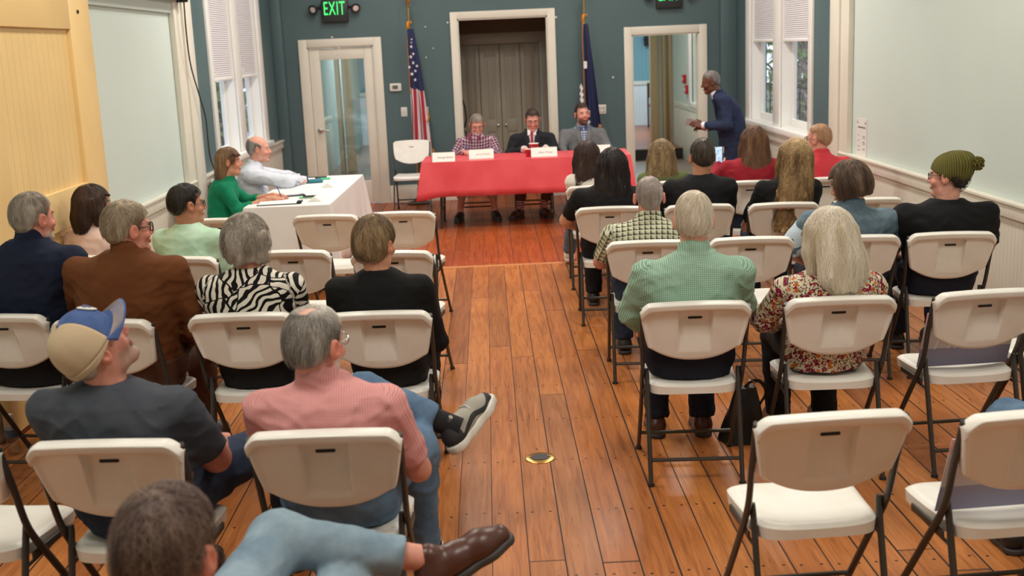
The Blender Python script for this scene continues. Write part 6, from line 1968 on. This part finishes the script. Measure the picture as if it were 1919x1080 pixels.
sit('person in a faded denim jacket with brown collar-length hair, head bowed left', 2.02, 6.58, -3, 2.02, 1.225, yaw=48, pitch=14, hs=1.0, W=.272, belly=.04, skin='warm', shirt=m_denim, shirt_name='jacket', sleeve='short', collar=.028, trousers=m_trou_navy, shoes=BS, near=1, seedv=18, sleeve_r=1.15,
    arms={-1: dict(e=(-.315, .05, .70), w=(-.13, .27, .58), d=(.3, 1, -.3), up=(0, .3, 1)), 1: dict(e=(.30, .06, .70), w=(.12, .27, .58), d=(-.3, 1, -.3), up=(0, .3, 1))},
    hair=dict(kind='bob', t=.020, w=.098, zb=-.075, cols=(C(52, 38, 30), C(88, 68, 54), C(136, 114, 94)), slen=.12, n=1500, amp=.005, grav=.6, sw=.0016, face_y=.035, lift=.006),
    extras=lambda i: pale_sleeve(i))
def beanie(i):
    R, hc = i['T']; hs = i['hs']
    knit = mat('olive_rib_knit', C(98, 92, 36), .95, fn=lambda g: dict(bump=((g.xyz(g.attr('pat'))[0] * 2.0).sin() * .5 + g.noise(g.obj(), 300, 2) * .5, .7, .004), color=g.mix(g.step((g.xyz(g.attr('pat'))[0] * 2.0).sin(), -.6, .6), C(76, 72, 26), C(112, 106, 44))))
    Fd = Field()
    Fd.ell((0, -.014, .036), (.088, .108, .094), None, .02); Fd.ell((0, -.07, .075), (.072, .085, .066), None, .05); Fd.ell((0, -.025, .02), (.090, .108, .070), None, .02)
    zz = [-.045, -.045, -.03, -.012, .0, .018, .042, .048]
    yy = [-.2, -.10, -.07, -.03, .0, .03, .09, .2]
    Fd.fn(lambda x, y, z: z - np.interp(y, yy, zz) + 0 * x, (-.2, -.3, -.2), (.2, .3, .06), .008, True)
    P, Q = Fd.mesh(.006, pad=.02, disp=lambda x, y, z: vnoise(x * 18, y * 18, z * 18, 3) * .004 + np.sin(np.arctan2(x, y + .01) * 34) * .0012)
    pat = np.stack([np.arctan2(P[:, 0], P[:, 1] + .01) * 26, P[:, 2], P[:, 0]], 1)
    o = obj_np('beanie', (P * hs) @ R.T + hc, Q, knit, i['root']); pat_attr(o.data, pat)
    pm = MB(); c = Vector((0, -.158, .082))
    for k in range(150):
        d = Vector(rng.normal(size=3)).normalized(); pm.tube([c + d * .008, c + d * .026 + Vector((0, 0, -.004)), c + d * .040 + Vector((0, 0, -.013))], [.005, .0055, .0045], 5)
    pm.xf(hl(i)); q = pm.build('pom', mat('olive_yarn', C(100, 94, 40), .95), o, smooth=True)
    glasses(i, MATS['dark_metal'], False, .0017)
sit('person in an olive knit beanie with round glasses and a black T-shirt by the wall', 2.55, 6.55, -6, 2.575, 1.255, yaw=58, pitch=2, hs=1.0, W=.282, belly=.06, T=1.0, skin='pink', shirt=m_blackT, shirt_name='T_shirt', sleeve='short', trousers=m_trou_navy, shoes=BS, near=1, seedv=19, sleeve_r=1.2, arm_r=1.2,
    arms={-1: dict(e=(-.30, .08, .72), w=(-.15, .30, .60), d=(.3, 1, -.3), up=(0, .3, 1)), 1: dict(e=(.285, .05, .70), w=(.12, .27, .58), d=(-.3, 1, -.3), up=(0, .3, 1))},
    face=dict(brow=C(60, 44, 36)), hair=dict(kind='short', t=.014, cols=(C(32, 25, 22), C(52, 40, 34), C(78, 62, 52)), curly=1, amp=.008, slen=.03, n=900, jit=1.2, lift=.012, grav=.4, root_z=-.09, bald=((0, 0, .14), (.14, .16, .135)), zs=[-.098, -.098, -.08, -.03, -.03, -.05, .02, .052, .066, .075]), extras=beanie)
sit('person in a green checked shirt with combed white-blond hair', .865, 5.12, -3, .885, 1.285, hs=.98, W=.268, T=1.025, belly=.03, skin='pink', shirt=m_gingham, sleeve='long', collar=.038, trousers=m_trou_navy, shoes=BR, near=2, seedv=20, fold=1.25, yaw=-4,
    arms={-1: dict(e=(-.262, .02, .73), w=(-.20, .28, .60), d=(.1, 1, -.3), up=(0, .3, 1)), 1: dict(e=(.255, .05, .75), w=(.10, .28, .60), d=(-.3, 1, -.3), up=(0, .3, 1))},
    face=dict(brow=C(200, 180, 160), scalp=C(226, 178, 156)), hair=dict(kind='short', t=.015, cols=(C(172, 156, 132), C(222, 208, 184), C(246, 240, 226)), slen=.085, n=2200, sw=.0015, grav=.55, amp=.004, comb=(-.3, 0, 0), whorl=(.01, -.05, .14), lift=.005))
sit('person with long white-blond hair in a floral blouse', 1.475, 5.09, -2, 1.475, 1.185, hly=-.08, hs=.98, W=.250, belly=.03, yaw=20, pitch=6, skin='fair', shirt=m_floral, shirt_name='blouse', hem=.46, trousers=m_trou_black, shoes=('shoe', m_shoe_brown, None), near=2, seedv=21, T=.93,
    arms={-1: dict(e=(-.255, .05, .67), w=(-.14, .27, .58), d=(.3, 1, -.3), up=(0, .3, 1)), 1: dict(e=(.235, .06, .68), w=(.12, .27, .58), d=(-.3, 1, -.3), up=(0, .3, 1))},
    hair=dict(kind='long', L=.235, w0=.098, w1=.115, t=.022, off=-.02, wave=.005, amp=.006, gs=55, grav=.78, seg=12, slen=.33, n=2000, sw=.0015, jit=.3, lift=.008, cols=(C(196, 176, 144), C(230, 216, 190), C(250, 242, 226)), grad=((1.0, .10), (.0, .05), C(232, 222, 206))),
    extras=lambda i: glasses(i, MATS['dark_metal'], False, .0022))
sit('person at the edge of the photo of whom only a jeans knee shows', 2.14, 3.56, 0, 2.14, 1.26, W=.25, skin='fair', shirt=cloth_mat('grey_shirt', C(120, 120, 124)), trousers=m_jeans, shoes=BS, near=0, seedv=22,
    hair=dict(kind='short', cols=GREY3, slen=.03, n=300), legs={-1: dict(k=(-.25, .55, .50), a=(-.24, .50, .095), f=0)})

# ---- side table
sit('person with long brown hair in an emerald cardigan, writing at the white table', -2.29, 9.78, -82, -2.20, 1.215, hly=.11, yaw=2, pitch=2, hs=.95, W=.192, T=.975, hy=.03, ny=.07, cv=.02, skin='warm', shirt=m_emerald, shirt_name='cardigan', sleeve='3q', trousers=m_trou_black, shoes=BS, near=1, seedv=23,
    arms={1: dict(e=(.185, .16, .69), w=(.12, .44, .775), d=(-.25, 1, -.1), up=(.35, 0, 1), curl=.9, thumb=.7), -1: dict(e=(-.19, .22, .72), w=(-.08, .45, .775), d=(.4, 1, 0), up=(0, 0, 1), curl=.4)},
    hair=dict(kind='long', L=.26, w0=.070, w1=.075, t=.010, off=.01, grav=.8, seg=12, slen=.36, n=1200, amp=.003, face_y=.004, cols=(C(78, 56, 38), C(124, 94, 66), C(170, 136, 100)), front=0))
def frompt(cx, cy, deg, p):
    a = math.radians(deg); return (cx + p[0] * math.cos(a) - p[1] * math.sin(a), cy + p[0] * math.sin(a) + p[1] * math.cos(a), p[2])
p0, p1 = frompt(-2.29, 9.78, -82, (.085, .525, .752)), frompt(-2.29, 9.78, -82, (.12, .49, .87))
tag(MB().tube([p0, tuple(np.array(p0) * .9 + np.array(p1) * .1), p1], [.001, .0042, .0042], 8).build('pen', mat('blue_pen_plastic', C(40, 60, 150), .35), smooth=True), 'blue pen in the hand of the woman in green', 'pen')
def watch_strap(i):
    a = i['arms'][1]; e, w = Vector(a['e']), Vector(a['w']); d = (w - e).normalized()
    MB().tube([w - d * .004, w + d * .018], [.041, .040], 16).build('wrist_watch', m_black, i['root'], smooth=True)
sit('person balding in a pale blue dress shirt leaning on the white table', -2.27, 10.92, -80, -2.19, 1.225, hly=.12, yaw=-2, pitch=3, hs=1.0, W=.255, T=.965, hy=.02, ny=.06, cv=.03, belly=.04, skin='pink', shirt=m_bluewhite, sleeve='long', collar=.025, trousers=m_trou_navy, shoes=BS, near=1, seedv=24, fold=1.3, sleeve_r=1.12,
    arms={1: dict(e=(.26, .36, .80), w=(.04, .51, .78), d=(-1, .1, 0), up=(0, 0, 1), curl=.4), -1: dict(e=(-.26, .37, .79), w=(.0, .47, .80), d=(1, .2, 0), up=(0, 0, 1), curl=.4)},
    face=dict(brow=C(160, 150, 140), scalp=C(226, 164, 144)), hair=dict(kind='short', t=.008, cols=(C(78, 76, 76), C(118, 116, 114), C(176, 174, 170)), slen=.03, n=900, sw=.0012, bald=((0, .05, .11), (.10, .135, .095))),
    extras=watch_strap)

# ---- red table
def blazer_front(zv, open_w, lapel=.006):
    def f(Fs, rows, cyt):
        r = rows(0.0)
        def cut(x, y, z):
            cy = np.interp(z, r[:, 0], r[:, 2])
            return np.maximum(np.abs(x) - np.clip((z - zv) * open_w, 0, .2), cy + .02 - y) + 0 * z
        Fs.fn(cut, (-.12, -.2, zv - .02), (.12, .35, r[-1, 0] + .1), .004, True)
    return f
def with_shirt(mtl, tie=None, name='dress_shirt', hem=.52, amp=.5, tie_z=.30, col=.03):
    def f(i):
        i['garment'](name, mtl, -.010, hem, 'none', -.004, col, amp)
        r = i['rows'](-.010)
        front = lambda z: np.interp(z, r[:, 0], r[:, 2]) + np.interp(z, r[:, 0], r[:, 4])
        T = i['zT']
        if tie is not None:
            Fs = Field(); pts = [(0, front(T - .035) + .010, T - .02)] + [(0, front(T - .035 - d) + .006, T - .035 - d) for d in (.04, .12, .2, tie_z)]
            Fs.chain(pts, [.019, .012, .022, .027, .031], .006, sq=(1, .35, 1)); P, Q = Fs.mesh(.006, pad=.02)
            obj_np('necktie', P, Q, tie, i['root'])
        # lapels and shirt collar points
        lp = MB()
        for s in (-1, 1):
            zt = T - .02
            lp.tube([(s * .068, front(zt) - .035, T + .02), (s * .062, front(zt - .06) + .014, T - .075), (s * .052, front(zt - .15) + .020, T - .17), (s * .022, front(zt - .26) + .020, T - .29)], [.018, .030, .030, .008], 8, sq=(1, .35))
        i['lapels'] = lp
        cp = MB()
        for s in (-1, 1):
            cp.add([(s * .012, front(T - .03) + .008, T - .012), (s * .05, front(T - .02) - .006, T + .012), (s * .048, front(T - .05) + .014, T - .055), (s * .02, front(T - .05) + .016, T - .045)], [(0, 1, 2, 3)])
        o = cp.build('collar_points', mtl, i['root'], smooth=False); sm_ = o.modifiers.new('thickness', 'SOLIDIFY'); sm_.thickness = .004
    return f
def collar_flaps(i, mtl, inner=None):
    r = i['rows'](0.0); T = i['zT']; w = i['W']
    front = lambda z: np.interp(z, r[:, 0], r[:, 2]) + np.interp(z, r[:, 0], r[:, 4])
    m = MB()
    for s in (-1, 1):
        m.tube([(s * .066, front(T - .02) - .05, T + .012), (s * .052, front(T - .05) + .004, T - .035), (s * .030, front(T - .10) + .012, T - .085)], [.020, .024, .006], 8, sq=(1, .4))
    m.build('collar', mtl, i['root'], smooth=True)
def suit_extras(mtl, shirt_m, tie, more=None, **kw):
    g_ = with_shirt(shirt_m, tie, **kw)
    def f(i):
        g_(i); i['lapels'].build('lapels', mtl, i['root'], smooth=True)
        if more: more(i)
    return f
def cuff_rings(i, mtl):
    for s in (-1, 1):
        a = i['arms'][s]; e, w = Vector(a['e']), Vector(a['w']); d = (w - e).normalized()
        MB().tube([w - d * .03, w + d * .008], [.040, .038], 14).build('shirt_cuff', mtl, i['root'], smooth=True)
AT = lambda s, ex, ey, wx, wy, **k: dict(dict(e=(s * (ex - .035), ey - .12, .70), w=(s * wx, wy + .03, .785), d=(-s * .45, 1, -.05), up=(0, 0, 1), curl=.6), **k)
sit('person with a white beard in a maroon checked shirt, writing at the red table', -.17, 13.68, 180, -.135, 1.185, hly=.08, pitch=18, yaw=4, hs=.98, W=.238, T=.955, hy=.02, ny=.07, cv=.02, skin='pink', shirt=m_maroonchk, sleeve='long', collar=.012, trousers=m_khaki, shoes=BS, near=1, seedv=25, fold=.8,
    arms={1: AT(1, .29, .22, .12, .36, curl=1.0), -1: AT(-1, .30, .24, .14, .40, curl=.5)}, legs={s: dict(k=(s * .14, .45, .50), a=(s * .20, .44, .095), f=-s * 8, cuff=.42) for s in (-1, 1)},
    face=dict(beard=(C(222, 216, 208), -.038, False), brow=C(150, 140, 130), lips=C(190, 130, 116)), hair=dict(kind='short', t=.011, cols=(C(104, 96, 86), C(146, 138, 126), C(186, 178, 166)), slen=.05, n=900, sw=.0014, comb=(.6, 0, 0), grav=.3, lift=.004), extras=lambda i: (glasses(i, MATS['tortoise_frame'], False, .0018), collar_flaps(i, m_maroonplain)))
tag(MB().tube([(-.285, 13.215, .752), (-.265, 13.27, .86)], .004, 8).build('pen', MATS['blue_pen_plastic'], smooth=True), 'blue pen in the hand of the bearded man in the checked shirt', 'pen')
sit('person in a charcoal suit and red tie with glasses, hand at the red cup', .50, 13.68, 178, .515, 1.215, hly=.05, pitch=15, yaw=2, hs=1.0, W=.262, T=.965, hy=.0, ny=.02, cv=.02, belly=.04, skin='pink', shirt=m_suitblack, shirt_name='suit_jacket', sleeve='long', collar=.015, trousers=m_tan_trou, shoes=BR, sock=m_stripesock, near=1, seedv=26, fold=.7, shirt_fn=blazer_front(.70, .30), sleeve_r=1.1,
    arms={1: AT(1, .30, .18, .09, .40, curl=.7), -1: AT(-1, .30, .20, .15, .36, curl=.6)}, legs={1: dict(k=(.12, .45, .50), a=(.17, .40, .095), f=-25, cuff=.3), -1: dict(k=(-.20, .45, .50), a=(-.10, .36, .095), f=20, cuff=.3)},
    face=dict(brow=C(80, 58, 46), shape=dict(jaw=1.1)), hair=dict(kind='short', t=.012, cols=(C(48, 38, 34), C(72, 58, 50), C(104, 88, 78)), slen=.03, n=900, sw=.0013, lift=.008, grav=.1, comb=(0, .3, .5)),
    extras=suit_extras(m_suitblack, m_whiteshirt, m_redtie, lambda i: (glasses(i, MATS['dark_metal'], False, .0018), cuff_rings(i, m_whiteshirt))))
sit('person in a grey blazer over a blue checked shirt with dark hair and stubble', 1.12, 13.86, 182, 1.115, 1.245, hly=-.03, pitch=-4, yaw=12, roll=3, hs=1.02, W=.275, T=.975, hy=.02, ny=-.08, cv=.03, skin='pink', shirt=m_suitgrey, shirt_name='blazer', sleeve='long', collar=.012, trousers=m_trou_navy, shoes=BR, near=1, seedv=27, fold=.7, shirt_fn=blazer_front(.60, .30), sleeve_r=1.1,
    arms={s: dict(e=(s * .275, .06, .70), w=(s * .15, .30, .60), d=(-s * .3, 1, -.2), up=(0, .3, 1), curl=.6) for s in (-1, 1)},
    face=dict(brow=C(62, 44, 36), beard=(C(112, 78, 64), -.045, True)), hair=dict(kind='short', t=.010, cols=(C(44, 34, 30), C(66, 52, 44), C(96, 80, 70)), slen=.025, n=900, sw=.0013, lift=.007, grav=.1, comb=(0, .2, .5)),
    extras=suit_extras(m_suitgrey, m_bluechk, None, None, name='checked_shirt', amp=.4))

# ---- the standing man in navy
def standing_extras(i):
    suit_extras(m_suitnavy, m_whiteshirt, mat('patterned_tie', C(60, 50, 60), .6, fn=lambda g: dict(color=g.ramp(g.voro(g.obj(), 60), [(.2, C(196, 180, 160)), (.3, C(40, 38, 52)), (.7, C(120, 56, 50))]))), tie_z=.34, hem=.8)(i)
    cuff_rings(i, m_whiteshirt)
    r = i['rows'](0.004); z = 1.13
    yy = np.interp(z, r[:, 0], r[:, 2]) + np.interp(z, r[:, 0], r[:, 4]) * .82
    MB().add([(-.09, yy, z), (-.05, yy + .012, z), (-.055, yy + .014, z + .035), (-.07, yy + .012, z + .02), (-.085, yy + .006, z + .032)], [(0, 1, 2, 3, 4)]).add([(-.09, yy - .01, z), (-.05, yy, z), (-.055, yy + .002, z + .03), (-.07, yy, z + .02), (-.085, yy - .006, z + .03)], [(0, 1, 2, 3, 4)]).build('pocket_square', mat('pink_silk', C(226, 158, 160), .6), i['root'])
person('person standing in a navy suit with close-cropped grey hair, holding a paper', 2.71, 13.1, 84, T=1.335, W=.262, belly=.03, hy=-.03, ny=.13, cv=.06, standing=True, head=(0, .215, 1.452, 0, 14, 0), hs=1.0, skin='dark', shirt=m_suitnavy, shirt_name='suit_jacket', sleeve='long', collar=.03, hem=.74, trousers=m_suitnavy, shoes=BS, near=1, seedv=28, fold=.9, shirt_fn=blazer_front(1.06, .24), sleeve_r=1.1, depth=1.05,
    arms={-1: dict(e=(-.27, .06, .98), w=(-.12, .31, .985), d=(.12, 1, .15), up=(-.8, 0, .5), curl=.25, thumb=.1), 1: dict(e=(.27, .04, .97), w=(.06, .27, .94), d=(-.1, 1, .1), up=(.6, 0, .8), curl=.5)},
    face=dict(brow=C(70, 56, 50), lips=C(122, 74, 66)), hair=dict(kind='short', t=.005, cols=(C(92, 88, 84), C(122, 118, 114), C(158, 154, 150)), slen=.012, n=700, sw=.0010, lift=.001, bald=((0, .09, .085), (.06, .04, .05))), extras=standing_extras)
q = frompt(2.71, 13.1, 84, (-.06, .40, 1.0))
tag(MB().rbox((-.003, -.17, -.035), (.003, .10, .045), .002, 1).build('folded_paper', mat('grey_mauve_paper', C(150, 132, 132), .7), loc=q, rot=(math.radians(14), 0, math.radians(84))), 'grey folded paper in the hands of the standing man', 'paper')
